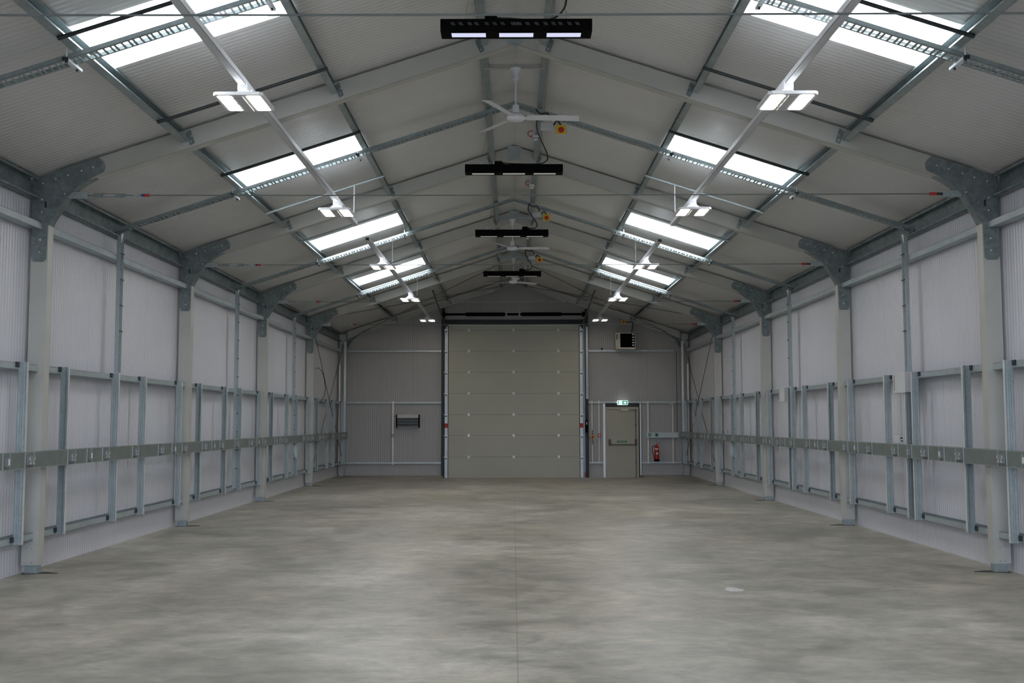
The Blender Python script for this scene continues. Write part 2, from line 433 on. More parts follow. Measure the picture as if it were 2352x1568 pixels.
p5 = portal(5); p5['label'] = 'dark portal frame set against the far end wall around the doors'; p5['group'] = 'portal frames down the hall'

# ------------------------------------------------------------------ purlins, eaves beams, sheeting rails
def bay_y(k):
    """k = 0..4: the bay that starts at frame k"""
    return FR[k]+.136, (FR[k+1]-.003 if k+1 < 5 else FR[5]-.134)
NAMEROW = {'low': 'lower roof purlin', 'up': 'upper roof purlin', 'apex': 'ridge purlin'}
for k in range(5):
    y0, y1 = bay_y(k)
    for sx in (-1, 1):
        U = Vector((sx*math.cos(math.atan(SL)), 0, -math.sin(math.atan(SL)))); V = Vector((sx*math.sin(math.atan(SL)), 0, math.cos(math.atan(SL))))
        for row, px, dep in (('low', 3.635, .14), ('up', 2.02, .13), ('apex', .40, .13)):
            m = MB()
            P0 = Vector((sx*px, y0, zr(px)-.008-.003)); P1 = Vector((sx*px, y1, zr(px)-.008-.003))
            # open towards the ridge: web downhill, flanges and lips uphill
            m.sweep([(-.065,-.022),(-.065,-.002),(0,-.002),(0,-dep),(-.065,-dep),(-.065,-dep+.018)], .003, P0, P1, U, V)
            single('roof_purlin', m, 'galv_purlin', 'galvanised %s on the %s slope, %s' % (NAMEROW[row], SIDE[sx], BAYTXT[k]), 'purlin', 'roof purlins')
        # eaves beam
        m = MB(); ze = zr(5.2)-.012
        m.sweep([(-.09,-.03),(-.09,0),(0,0),(0,-.235),(-.09,-.235),(-.09,-.21)], .003, (sx*5.205, y0, ze), (sx*5.205, y1, ze), (sx,0,0), (0,0,1))
        single('eaves_beam', m, 'galv_dark', 'dark eaves beam along the %s wall top, %s' % (SIDE[sx], BAYTXT[k]), 'beam', 'eaves beams')
        for row, zt, nm in (('upper', 3.735, 'upper'), ('mid', 2.210, 'middle'), ('low', .450, 'lowest')):
            m = MB(); h = .068
            if row == 'upper':   # open downwards flanges: shows face and underside
                pr = [(-.140,-h+.0),(-.140,0),(-.001,0),(-.001,-h)]
                m.sweep(pr, .003, (sx*5.205, y0, zt), (sx*5.205, y1, zt), (sx,0,0), (0,0,1))
                m.sweep([(-.138,-h+.004),(0,-h+.004)], .003, (sx*5.205, y0, zt), (sx*5.205, y1, zt), (sx,0,0), (0,0,1))
            else:                # channel open to the top
                m.sweep([(-.125,0),(-.14,0),(-.14,-h),(-.001,-h),(-.001,0),(-.016,0)], .003, (sx*5.205, y0, zt), (sx*5.205, y1, zt), (sx,0,0), (0,0,1))
            single('sheeting_rail', m, 'galv', '%s horizontal galvanised rail on the %s wall, %s' % (nm, SIDE[sx], BAYTXT[k]), 'rail', 'wall sheeting rails')
# tubes spanning between lower and upper purlins
BARS = [(8.12,0,'over the nearest rooflight'),(10.46,0,'just before the nearest portal frame'),(12.79,1,'at the near edge of the second rooflight'),(15.15,1,'just before the second portal frame'),
        (17.55,2,'at the near edge of the third rooflight'),(19.85,2,'beside the tray past the third rooflight'),(22.1,3,'at the near edge of the fourth rooflight'),(24.5,3,'beside the tray past the fourth rooflight')]
for yb, k, txt in BARS:
    for sx in (-1, 1):
        m = MB(); zc = -.178
        m.tube([(sx*1.88, yb, zr(1.88, zc)), (sx*3.575, yb, zr(3.575, zc))], .017, 10)
        single('bracing_tube', m, 'dark' if yb < 14 else 'galv', 'thin steel tube across the %s roof slope, %s' % (SIDE[sx], txt), 'tube', 'tubes across the roof slopes')

# ------------------------------------------------------------------ perforated cable trays
TZ = -.222
ca, sa = math.cos(math.atan(SL)), math.sin(math.atan(SL))
def roof_tray(yc, label, xend=5.14):
    t = thing('cable_tray', label, 'cable tray', (0, yc, zr(0, TZ)-.01), 'perforated cable trays under the roof')
    W = .076
    def P(sx, s, y, h): return Vector((sx*(s*ca) - 0, yc+y, zr(0, TZ) - s*sa + h))
    for sx in (-1, 1):
        m = MB(); Ls = xend/ca
        def slab(s0, s1, y0, y1, h0=0, h1=.002):
            m.hexa([P(sx,s0,y0,h0),P(sx,s1,y0,h0),P(sx,s1,y1,h0),P(sx,s0,y1,h0),P(sx,s0,y0,h1),P(sx,s1,y0,h1),P(sx,s1,y1,h1),P(sx,s0,y1,h1)])
        slab(0, Ls, -W, -W+.022); slab(0, Ls, W-.022, W)
        slab(0, Ls, -W, -W+.002, 0, .042); slab(0, Ls, W-.002, W, 0, .042)
        s_ = 0
        while s_ < Ls-.16:
            for a, b in ((0,.020),(.038,.056),(.096,.115)):
                slab(s_+a, s_+b, -W+.022, W-.022)
            if sx > 0:
                for q in (-.028, .0, .028): slab(s_, s_+.155, q-.004, q+.004)
            s_ += .155
        m.build('perforated_tray', 'galv_purlin', t)
        # a few cables lying in the tray
        c = MB()
        for q in ((-.064,) if sx < 0 else (-.064, .064)):
            c.tube([P(sx, .3, q, .012), P(sx, 2.2, q+.006, .012), P(sx, Ls-.1, q, .012)], .007, 6)
        c.build('cable', 'pvc', t)
        for px in ((3.62, 2.02) if sx < 0 or True else ()):
            h = MB(); z = zr(px, TZ)
            h.box(sx*px-.02, sx*px+.02, yc-.13, yc+.17, z-.026, z-.004)
            for yy in (-.105, .11): h.tube([(sx*px, yc+yy, z-.045), (sx*px, yc+yy, zr(px, -.14))], .006, 6)
            h.build('hanger', 'galv_light', t)
            b = MB(); b.box(sx*px-.024, sx*px+.024, yc-.135, yc-.118, z-.03, z-.002); b.build('end_cap', 'dark', t)
            for yy in (.11, -.105): b = MB(); b.lathe([(.012,0),(.012,-.018)], (sx*px, yc+yy, z-.026), 6); b.build('hanger_nut', 'dark', t)
        e = MB(); e.box(sx*xend-.03, sx*xend+.03, yc-.09, yc+.09, zr(xend, TZ)-.02, zr(xend, TZ)-.002); e.build('end_clamp', 'dark', t)
    return t
for yc, l in ((8.50, 'perforated steel cable tray crossing the roof under the nearest rooflights'), (13.62, 'perforated steel cable tray crossing the roof behind the nearest ceiling fan'),
              (19.55, 'perforated steel cable tray crossing the roof under the third pair of rooflights'), (24.68, 'perforated steel cable tray crossing the roof under the farthest rooflights')):
    roof_tray(yc, l)
def wall_tray(sx, yc, z0, z1, label):
    t = thing('cable_tray', label, 'cable tray', (sx*5.10, yc, z0), 'vertical cable trays on the walls')
    m = MB(); x1 = sx*5.0632
    def slab(y0, y1, za, zb, xa=0, xb=.002):
        a, b = sorted((x1-sx*xa, x1-sx*xb)); m.box(a, b, yc+y0, yc+y1, za, zb)
    slab(-.05, -.032, z0, z1); slab(.032, .05, z0, z1); slab(-.05, -.048, z0, z1, 0, .05); slab(.048, .05, z0, z1, 0, .05)
    z = z0
    while z < z1-.1:
        slab(-.032, .032, z, z+.016); slab(-.032, .032, z+.05, z+.065); z += .09
    m.build('perforated_tray', 'galv', t)
    c = MB()
    for q in ((-.02, .0, .02) if sx > 0 else (-.015, .015)):
        c.tube([(x1-sx*.05, yc+q, z1+.02), (x1-sx*.018, yc+q, z1-.10), (x1-sx*.018, yc+q, z0)], .008, 6)
    c.build('cable', 'pvc' if sx > 0 else 'galv_light', t)
    z = z1-.25
    while z > z0+.2:
        tie = MB(); tie.box(*sorted((x1-sx*.060, x1-sx*.052)), yc-.056, yc+.056, z, z+.012); tie.build('cable_tie', 'dark', t); z -= .33
for sx in (-1, 1):
    for i, (yc, z1) in enumerate((((13.5, 3.99), (19.3, 3.99), (24.38, 3.99)) if sx < 0 else ((13.66, 3.99), (19.45, 3.99), (24.42, 3.99)))):
        z0 = 2.235 if i == 0 or (i == 1 and sx > 0) else .42
        wall_tray(sx, yc, z0, z1, 'upright perforated cable tray on the %s wall, %s' % (SIDE[sx], BAYTXT[i+1]))

# ------------------------------------------------------------------ tie cables across each frame
for k in range(5):
    y = FR[k]+.03; z = 4.04
    t = thing('tie_cable', ['steel tie cable crossing the very top of the photo', 'steel tie cable strung across the nearest portal frame below its knees', 'steel tie cable strung across the second portal frame',
              'steel tie cable strung across the third portal frame', 'steel tie cable strung across the fourth portal frame'][k], 'cable', (0, y, z-.012), 'tie cables between the knees')
    c = MB(); c.tube([(-4.06, y, z), (-2, y, z-.004), (0, y, z-.006), (2, y, z-.004), (4.56, y, z)], .0065, 6); c.build('wire_rope', 'wire', t)
    b = MB(); b.tube([(-4.66, y, z), (-4.50, y, z)], .008, 6); b.box(-4.54, -4.44, y-.012, y+.012, z-.02, z+.02)
    b.box(-4.44, -4.30, y-.010, y-.004, z-.019, z-.012); b.box(-4.44, -4.30, y-.010, y-.004, z+.012, z+.019); b.box(-4.30, -4.20, y-.012, y+.012, z-.02, z+.02)
    b.tube([(-4.22, y, z), (-4.10, y, z)], .007, 6); b.build('turnbuckle', 'galv_dark', t)
    s = MB(); s.tube([(-4.08+.035*math.cos(u), y, z+.022*math.sin(u)) for u in [i*PI/6 for i in range(12)]], .006, 6, True); s.build('shackle', 'galv', t)
    r = MB(); r.tube([(-3.985, y, z), (-3.935, y, z)], .016, 8); r.build('red_tape', 'red', t)
    r = MB(); r.tube([(-4.02, y, z), (-3.987, y, z)], .016, 8); r.build('blue_tape', 'blue', t)
    r = MB(); r.tube([(4.46, y, z), (4.53, y, z)], .017, 8); r.build('red_tape', 'red', t)
    r = MB(); r.tube([(4.53, y, z), (4.60, y, z)], .015, 8); r.build('end_fitting', 'dark', t)

# ------------------------------------------------------------------ bracing rods in the last bay
def rod(p, q, label, r=.009):
    m = MB(); m.tube([p, q], r, 6); single('bracing_rod', m, 'wire', label, 'rod', 'bracing rods in the last bay')
for sx in (-1, 1):
    s_ = SIDE[sx]
    rod((sx*5.03, FR[4]+.16, 3.9), (sx*5.03, FR[5]-.16, .42), 'thin diagonal bracing rod on the %s wall falling towards the far end' % s_)
    rod((sx*5.05, FR[4]+.16, .42), (sx*5.05, FR[5]-.16, 3.9), 'thin diagonal bracing rod on the %s wall rising towards the far end' % s_)
    rod((sx*4.55, FR[4]+.16, zr(4.55, -.19)), (sx*.25, FR[5]-.16, zr(.25, -.19)), 'thin bracing rod under the %s roof slope running to the far ridge' % s_)
    rod((sx*.3, FR[4]+.16, zr(.3, -.21)), (sx*4.5, FR[5]-.16, zr(4.5, -.21)), 'thin bracing rod under the %s roof slope running to the far eaves' % s_)

# ------------------------------------------------------------------ lighting trunking and LED high bays
def trunk(sx, y0, y1, label):
    t = thing('lighting_trunking', label, 'trunking', (sx*2.39, (y0+y1)/2, 4.545), 'white lighting trunking runs')
    m = MB(); x = sx*2.39; w = .034
    m.box(x-w, x-w+.003, y0, y1, 4.545, 4.60); m.box(x+w-.003, x+w, y0, y1, 4.545, 4.60); m.box(x-w, x+w, y0, y1, 4.597, 4.60)
    m.box(x-w, x-w+.010, y0, y1, 4.545, 4.548); m.box(x+w-.010, x+w, y0, y1, 4.545, 4.548)
    m.build('channel', 'white', t)
    m = MB(); m.box(x-.023, x+.023, y0+.004, y1-.004, 4.5465, 4.5495); m.build('cover_strip', 'boxgrey', t)
    return t
trunk(-1, 6.3, 15.85, 'long white lighting trunking hung under the left slope, nearer run carrying two lamps')
trunk(1, 6.3, 15.95, 'long white lighting trunking hung under the right slope, nearer run carrying two lamps')
trunk(-1, 17.15, 29.45, 'white lighting trunking under the left slope, farther run carrying three lamps')
trunk(1, 17.35, 29.35, 'white lighting trunking under the right slope, farther run carrying three lamps')
def led(sx, y, label):
    x = sx*2.39; t = thing('high_bay_light', label, 'light', (x, y, 4.385), 'square LED high bay lights')
    z = 4.405; a, l, b = .215, .25, .03
    m = MB()
    ring = [(x-a+b, y-l), (x+a-b, y-l), (x+a, y-l+b), (x+a, y+l-b), (x+a-b, y+l), (x-a+b, y+l), (x-a, y+l-b), (x-a, y-l+b)]
    m.prism([(p, q, z) for p, q in ring], (0, 0, .028))
    m.build('housing', 'white', t)
    # pressed underside: centre spine and three vents
    m = MB(); m.box(x-.035, x+.035, y-l+.03, y+l-.03, z-.010, z); m.build('driver_cover', 'boxgrey', t)
    m = MB()
    for q in (-.14, 0, .14):
        m.box(x-.063, x-.050, y+q-.03, y+q+.03, z-.004, z)
    m.build('vent', 'white', t)
    for q in (-.125, .125):
        p = MB(); p.prism([(x+q+u, y+v, z-.001) for u, v in ((-.062,-.205),(-.045,-.22),(.045,-.22),(.062,-.205),(.062,.205),(.045,.22),(-.045,.22),(-.062,.205))], (0, 0, .001)); p.build('led_panel', 'led', t)
    m = MB()   # hub with sloping arms
    m.prism([(x-.14, y-.05, z+.028), (x+.14, y-.05, z+.028), (x+.045, y-.05, z+.10), (x-.045, y-.05, z+.10)], (0, .012, 0))
    m.prism([(x-.14, y+.05, z+.028), (x+.14, y+.05, z+.028), (x+.045, y+.05, z+.10), (x-.045, y+.05, z+.10)], (0, .012, 0))
    m.lathe([(.05,0),(.048,.07),(.035,.085)], (x, y, z+.028), 16)
    m.build('arm_bracket', 'white', t)
    m = MB(); m.box(x-.042, x+.042, y-.085, y+.085, z+.098, 4.565); m.build('trunking_clamp', 'white', t)
    m = MB(); m.lathe([(.012,0),(.012,.012),(.006,.018)], (x+.11, y-.06, z+.03), 10).lathe([(.010,0),(.010,.02)], (x+.055, y+.03, z+.11), 10); m.build('fixing_knob', 'white', t)
    return t
LT = ['nearest and largest', 'second from the camera', 'third from the camera', 'fourth from the camera', 'last before the end wall']
for sx in (-1, 1):
    first = None
    for i, y in enumerate((9.22, 14.18, 19.25, 24.5, 29.45)):
        l = 'twin-panel white LED light under the %s slope, %s in its row' % (SIDE[sx], LT[i])
        if first is None: first = led(sx, y, l); y_first = y
        else: dup(first, (0, y-y_first, 0), l, 'square LED high bay lights')
# thin droppers that carry the trunking
for sx in (-1, 1):
    for y, txt in ((15.1, 'beside the second lamp'), (17.9, 'above the far run’s near end'), (20.0, 'just past the third lamp'), (25.2, 'just past the fourth lamp')):
        m = MB(); xx = sx*(2.30)
        m.tube([(xx, y, 4.60), (xx, y, zr(2.30)-.002 if y not in (15.1,) else zr(2.3, -.20))], .003 if y != 15.1 else .007, 6)
        single('suspension_rod', m, 'white' if y == 15.1 else 'galv_light', 'thin upright dropper holding the %s lighting trunking, %s' % (SIDE[sx], txt.replace('’', "'")), 'rod', 'trunking droppers')

# ------------------------------------------------------------------ black radiant heaters
def heater(y, glow, plugx, label, near=False, dim_x=0, zt=5.147):
    t = thing('radiant_heater', label, 'heater', (dim_x, y, zt-.11), 'black radiant heaters')
    X0, X1 = dim_x-.67, dim_x+.67
    zb = zt-.107
    m = MB()
    m.prism([(X0, y, zb+.03), (X0, y, zt), (X0, y+.205, zt), (X0, y+.205, zb), (X0, y+.015, zb)][::-1], (X1-X0, 0, 0))
    c = m.build('casing', 'black', t)
    for cx in (-.4225, .0, .4225):
        w = .152
        p = MB(); a = dim_x+cx-w; b = dim_x+cx+w
        # recessed panel on the underside
        p.box(a, b, y+.035, y+.15, zb-.004, zb); p.build('glass_panel', glow, t)
        f = MB()
        for q in ((a-.014, a, y+.02, y+.165), (b, b+.014, y+.02, y+.165), (a, b, y+.02, y+.035), (a, b, y+.15, y+.165)):
            f.box(*q, zb-.010, zb)
        f.build('panel_frame', 'black', t)
    if near:
        s = MB()
        for i, cx in enumerate((-.56,-.49,-.41,-.35,-.26,-.19,-.12,-.03,.0,.03,.10,.18,.26,.33,.39,.47,.54)):
            for q in (-.012, 0, .012):
                s.prism([(dim_x+cx+q-.010, y-.001, zt-.03), (dim_x+cx+q-.007, y-.001, zt-.03), (dim_x+cx+q+.010, y-.001, zt-.058), (dim_x+cx+q+.007, y-.001, zt-.058)], (0, .001, 0))
        s.build('vent_slots', 'socket', t)
    for cx in (-.455, .455):
        r = MB(); r.box(dim_x+cx-.03, dim_x+cx+.03, y+.06, y+.10, zt, zt+.018)
        r.tube([(dim_x+cx+.014*math.cos(u), y+.08, zt+.034+.018*math.sin(u)) for u in [i*PI/5 for i in range(10)]], .007, 6, True)
        r.build('hanging_eye', 'boxgrey', t)
        w_ = MB(); xt = .36 if cx > 0 else -.36
        w_.tube([(dim_x+cx, y+.08, zt+.045), (xt, y+.08, zr(.36, -.145))], .0015, 5); w_.build('hanging_wire', 'wire', t)
    b = MB(); b.box(plugx-.055, plugx+.055, y+.04, y+.13, zt, zt+.05); b.build('terminal_box', 'black', t)
    l = MB(); l.box(plugx-.048, plugx+.048, y+.045, y+.125, zt+.05, zt+.062); l.build('box_label', 'label' if y < 15 else 'black', t)
    g = MB(); g.tube([(plugx+.055, y+.08, zt+.03), (plugx+.09, y+.08, zt+.03)], .016, 8); g.build('cable_gland', 'cable', t)
    return t
heater(9.17, 'glow', -.217, 'nearest black radiant heater bar, biggest, its three panels glowing bluish white', True, .008)
heater(14.35, 'added_glow', -.22, 'second black radiant heater bar from the camera, hung under the nearest fan', False, -.008, 5.113)
heater(19.3, 'added_glow', .20, 'third black radiant heater bar, in front of the second fan’s rod'.replace('’', "'"), False, -.042, 5.111)
heater(24.5, 'added_glow', .18, 'farthest and smallest black radiant heater bar, above the roller door', False, -.038, 5.087)
def loop(path, r, label, cat='cable', mat='cable', name='power_cable', group='black power cables under the ridge'):
    # Catmull-Rom smoothing
    P = [Vector(p) for p in path]; P = [P[0]] + P + [P[-1]]; out = []
    for i in range(1, len(P)-2):
        for j in range(6):
            u = j/6; a, b, c, d = P[i-1], P[i], P[i+1], P[i+2]
            out.append(.5*((2*b) + (c-a)*u + (2*a-5*b+4*c-d)*u*u + (3*b-a-3*c+d)*u**3))
    out.append(P[-2])
    m = MB(); m.tube(out, r, 8)
    return single(name, m, mat, label, cat, group)
loop([(.40, 8.62, 5.62), (.38, 8.80, 5.50), (.44, 9.05, 5.38), (.44, 9.2, 5.27), (.35, 9.25, 5.185), (.22, 9.25, 5.165), (.05, 9.25, 5.170), (-.06, 9.25, 5.180), (-.13, 9.25, 5.180)], .009, 'thick black cable looping down to the nearest heater')
loop([(.31, 13.74, 5.58), (.29, 13.80, 5.48), (.36, 14.1, 5.37), (.44, 14.3, 5.26), (.45, 14.43, 5.19), (.36, 14.43, 5.140), (.20, 14.43, 5.132), (.0, 14.43, 5.138), (-.125, 14.43, 5.146)], .008, 'thick black cable looping down to the second heater')
loop([(.28, 19.45, 5.62), (.26, 19.42, 5.50), (.33, 19.40, 5.38), (.41, 19.38, 5.25), (.42, 19.38, 5.18), (.37, 19.38, 5.148), (.29, 19.38, 5.144)], .009, 'thick black cable looping down to the third heater')
loop([(.28, 24.6, 5.62), (.27, 24.55, 5.50), (.33, 24.58, 5.38), (.41, 24.58, 5.25), (.41, 24.58, 5.16), (.35, 24.58, 5.125), (.27, 24.58, 5.120)], .010, 'thick black cable looping down to the farthest heater')

# ------------------------------------------------------------------ ceiling fans on cross channels
def fan(y, rot, label, zc=5.67, zh=5.045, x=.012):
    t = thing('ceiling_fan', label, 'fan', (x, y, zh), 'white ceiling fans')
    m = MB(); m.lathe([(.012,zc-.13),(.034,zc-.13),(.038,zc-.09),(.036,zc-.07),(.062,zc-.018),(.068,zc-.004),(.05,zc)], (x, y, 0), 24); m.build('canopy', 'fan', t)
    m = MB(); m.tube([(x, y, zh+.18), (x, y, zc-.12)], .012, 10); m.build('downrod', 'fan', t)
    m = MB(); m.lathe([(.040,zh+.084),(.043,zh+.10),(.036,zh+.18),(.030,zh+.19)], (x, y, 0), 24); m.build('coupling_cover', 'fan', t)
    m = MB(); m.lathe([(.03,zh),(.085,zh+.008),(.104,zh+.027),(.107,zh+.042),(.09,zh+.070),(.05,zh+.082)], (x, y, 0), 32); m.build('motor_housing', 'fan', t)
    m = MB(); m.lathe([(.048,zh+.082),(.048,zh+.088)], (x, y, 0), 20); m.build('seal_ring', 'dark', t)
    for i in range(3):
        a = rot + i*2*PI/3; d = Vector((math.cos(a), math.sin(a), 0)); n_ = Vector((-math.sin(a), math.cos(a), 0))
        m = MB(); c = Vector((x, y, zh+.042)); tw = -.24
        def Q(r, w): return c + d*r + n_*w + Vector((0, 0, w*tw))
        m.prism([Q(.13,-.052), Q(.72,-.068), Q(.74,.055), Q(.13,.052)], (0, 0, .004))
        bl = m.build('blade', 'fan', t)
        q = MB(); q.prism([Q(.06,-.02)-Vector((0,0,.006)), Q(.17,-.03)-Vector((0,0,.006)), Q(.17,.03)-Vector((0,0,.006)), Q(.06,.02)-Vector((0,0,.006))], (0, 0, .006)); q.build('blade_arm', 'fan', bl)
    return t
fan(12.03, math.radians(4), 'nearest white three-bladed ceiling fan, between the first and second heaters', 5.665, 5.045, .012)
fan(21.1, math.radians(2), 'middle white ceiling fan, its rod passing behind the third heater', 5.645, 5.015, -.03)
fan(26.2, math.radians(38), 'farthest white ceiling fan, hub just below the last heater', 5.64, 5.015, -.015)
for y, txt, z in ((12.03, 'nearest fan', 5.687), (21.1, 'middle fan', 5.667), (26.2, 'farthest fan', 5.662)):
    m = MB(); m.sweep([(-.02,.045),(-.02,.0),(.02,0),(.02,.045)], .003, (-.365, y, z-.022), (.365, y, z-.022), (0,1,0), (0,0,1))
    single('fan_support_channel', m, 'frame' if y < 20 else 'galv', 'steel channel bridging the ridge purlins, holding the %s' % txt, 'channel', 'fan support channels')

# ------------------------------------------------------------------ smoke detectors, isolators, junction boxes
for y, txt in ((14.9, 'between nearest fan and second heater'), (18.05, 'below the second heater'), (23.1, 'showing just under the third heater'), (27.6, 'above the farthest heater')):
    t = thing('smoke_detector', 'white smoke detector with red strap under the ridge, ' + txt, 'smoke detector', (.30, y, 5.585), 'smoke detectors')
    m = MB(); m.lathe([(.022,5.588),(.034,5.600),(.046,5.618),(.05,5.632),(.048,5.655)], (.30, y, 0), 20); m.build('sensor_head', 'white', t)
    m = MB(); m.lathe([(.0475,5.610),(.0485,5.615)], (.30, y, 0), 20); m.build('vent_ring', 'dark', t)
    m = MB(); m.box(.28, .34, y-.03, y+.03, 5.655, 5.665); m.tube([(.32, y, 5.665), (.33, y, 5.72)], .01, 6); m.build('mounting', 'boxgrey', t)
    m = MB(); m.tube([(.235+.042*math.cos(u), y, 5.685+.042*math.sin(u)) for u in [PI*.25+i*PI*1.45/12 for i in range(13)]], .006, 6)
    m.box(.235, .262, y-.006, y+.006, 5.634, 5.660); m.build('red_strap', 'red', t)
for y, txt in ((13.5, 'on the tray behind the nearest fan'), (19.43, 'above and right of the third heater'), (24.56, 'above and right of the farthest heater')):
    t = thing('isolator_switch', 'yellow isolator switch with red knob, ' + txt, 'switch', (.60, y, 5.30), 'yellow isolators')
    m = MB(); m.bbox(.53, .67, y+.02, y+.09, 5.30, 5.45); m.build('backbox', 'boxgrey', t)
    m = MB(); m.bbox(.535, .665, y-.005, y+.02, 5.302, 5.415); m.build('faceplate', 'yellow', t)
    m = MB(); m.lathe([(.038,0),(.034,-.015),(.02,-.02)], (.60, y-.005, 5.35), 16, 'Y'); m.build('knob', 'red', t)
    t2 = thing('junction_box', 'pale grey junction box beside the yellow isolator, ' + txt, 'junction box', (.44, y, 5.37), 'junction boxes under the ridge')
    m = MB(); m.bbox(.34, .50, y-.0, y+.07, 5.36, 5.45); m.build('box', 'boxgrey', t2)
    m = MB(); m.bbox(.345, .495, y-.008, y, 5.365, 5.445, .01); m.build('lid', 'boxgrey', t2)
    loop([(.28, y+.0, 5.62), (.33, y-.02, 5.56), (.42, y-.03, 5.56), (.46, y-.03, 5.50), (.47, y-.03, 5.46)], .009, 'short black cable curling into the junction box, ' + txt)
    loop([(.505, y+.03, 5.42), (.54, y-.03, 5.46), (.58, y-.01, 5.44), (.60, y+.03, 5.41)], .010, 'short black cable feeding the yellow isolator, ' + txt)

# ------------------------------------------------------------------ wall uprights
GRP_ST = 'galvanised uprights along the walls'
def upright(sx, yc, dark, label):
    t = thing('wall_upright', label, 'upright', (sx*5.02, yc, .38), GRP_ST)
    m = MB(); xi, xo = 4.985, 5.066; h = .045
    s = 1
    # C channel: web towards the camera (or its open side when dark), two grooves in the web
    if not dark:
        pr = [(.0,.03),(0,h),(-.0,h),(0,0),(.026,0),(.031,.006),(.036,0),(.045,0),(.050,.006),(.055,0),(xo-xi,0),(xo-xi,h),(xo-xi,.03)]
        pr = [(.012,h),(0,h),(0,0),(.026,0),(.031,.006),(.036,0),(.045,0),(.050,.006),(.055,0),(xo-xi,0),(xo-xi,h),(xo-xi-.012,h)]
    else:
        pr = [(.012,0),(0,0),(0,h),(.03,h),(.035,h-.006),(.04,h),(xo-xi,h),(xo-xi,0),(xo-xi-.012,0)]
    m.sweep(pr, .0025, (sx*xi, yc-h/2, .375), (sx*xi, yc-h/2, 2.222), (sx,0,0), (0,1,0))
    m.build('channel', 'galv', t)
    # lit look of the inner flange, put into colour as a paler skin
    e = MB(); a, b = sorted((sx*(xi-.0032), sx*(xi-.0016))); e.box(a, b, yc-h/2, yc+h/2, .375, 2.222); e.build('lit_flange_skin', 'galv_light', t)
    for z in (.40, 2.165):
        c = MB(); a, b = sorted((sx*5.052, sx*5.066)); c.box(a, b, yc-h/2-.075, yc-h/2-.012, z, z+.055); c.build('rail_opening_shade', 'dark', t)  # dark block stands in for the shaded opening in the rail
UPO = (-.42, .6, 2.12, 3.12)
UT = ['level with the %s portal column', 'first past the %s portal column', 'third past the %s portal column counting its own', 'fourth past the %s portal column counting its own']
for sx in (-1, 1):
    for k in range(1, 6):
        for i, o in enumerate(UPO):
            y = FR[k]+o - (.25 if sx > 0 and k == 2 and i == 3 else 0)
            if k == 5 and i > 0: continue
            if y > YW-.3: continue
            lab = 'galvanised upright channel on the %s wall, ' % SIDE[sx] + UT[i] % ORD[k]
            upright(sx, y, i == 1 or (i == 2 and k == 2 and sx < 0), lab)
for y, txt in ((13.66, 'under the nearest white cable box'), (19.5, 'under the farther white cable box')):
    upright(1, y, True, 'dark doubled upright channel on the right wall, ' + txt)

# ------------------------------------------------------------------ dado trunking with sockets
def twin(sx, y, t):
    x = sx*4.93
    pl = MB(); a, b = sorted((x, x-sx*.003)); pl.box(a, b, y-.10, y+.10, 1.147, 1.303); plo = pl.build('socket_plate', 'trunk', t)
    for q in (-.1015, .0985): j = MB(); a, b = sorted((x-sx*.0, x-sx*.005)); j.box(a, b, y+q, y+q+.003, 1.147, 1.303); j.build('plate_edge', 'galv_light', plo)
    a, b = sorted((x-sx*.003, x-sx*.030))
    m = MB(); m.box(a, b, y-.068, y+.068, 1.175, 1.268); so = m.build('twin_socket', 'socket', t)
    xx = sorted((x-sx*.030, x-sx*.032)); w = MB()
    for q in (-.037, .037):
        s2 = 1 if q > 0 else -1
        w.box(*xx, y+q-.013, y+q+.013, 1.184, 1.196)              # outlet slots
        w.box(*xx, y+q+s2*.010, y+q+s2*.022, 1.225, 1.252)        # rocker
        w.box(*xx, y+q-s2*.012, y+q-s2*.006, 1.206, 1.222)
    w.build('socket_insert', 'white', so)
def one(sx, y, t, small=False):
    x = sx*4.93
    pl = MB(); a, b = sorted((x, x-sx*.003)); pl.box(a, b, y-.07, y+.07, 1.147, 1.303); plo = pl.build('socket_plate', 'trunk', t)
    for q in (-.0715, .0685): j = MB(); a, b = sorted((x-sx*.0, x-sx*.005)); j.box(a, b, y+q, y+q+.003, 1.147, 1.303); j.build('plate_edge', 'galv_light', plo)
    a, b = sorted((x-sx*.003, x-sx*.030))
    m = MB(); m.box(a, b, y-.040, y+.040, 1.175, 1.268); so = m.build('data_outlet' if not small else 'fused_spur', 'socket', t)
    xx = sorted((x-sx*.030, x-sx*.032)); w = MB()
    if small: w.box(*xx, y-.008, y+.008, 1.225, 1.25); w.box(*xx, y-.008, y+.008, 1.19, 1.205)
    else: w.box(*xx, y-.016, y+.016, 1.192, 1.252)
    w.build('outlet_insert', 'white', so)
for sx in (-1, 1):
    t = thing('dado_trunking', 'grey metal dado trunking with sockets running the whole length of the %s wall' % SIDE[sx], 'trunking', (sx*4.95, 20, 1.14), 'dado trunking')
    m = MB(); a, b = sorted((sx*4.93, sx*4.981)); m.box(a, b, 8.2, YW-.25, 1.14, 1.31); m.build('duct', 'trunk', t)
    m = MB(); a, b = sorted((sx*4.929, sx*4.93)); m.box(a, b, 8.2, YW-.25, 1.3045, 1.31); m.box(a, b, 8.2, YW-.25, 1.14, 1.1455); m.build('duct_edge', 'galv', t)
    tw = []; on = []
    for k in range(1, 6):
        for o in (-.43, .6, 1.6, 2.6, 3.6):
            y = FR[k]+o
            if k == 3 and o > 2 and o < 3 and sx < 0: continue
            if y < YW-.5: tw.append(y)
        for o in (-.93, 1.1) + ((4.1,) if k == 0 else ()):
            y = FR[k]+o
            if y < YW-.5: on.append(y)
    for y in tw: twin(sx, y, t)
    for y in on: one(sx, y, t)
    if sx > 0:
        one(1, 13.4, t, True); one(1, 19.6, t, True)

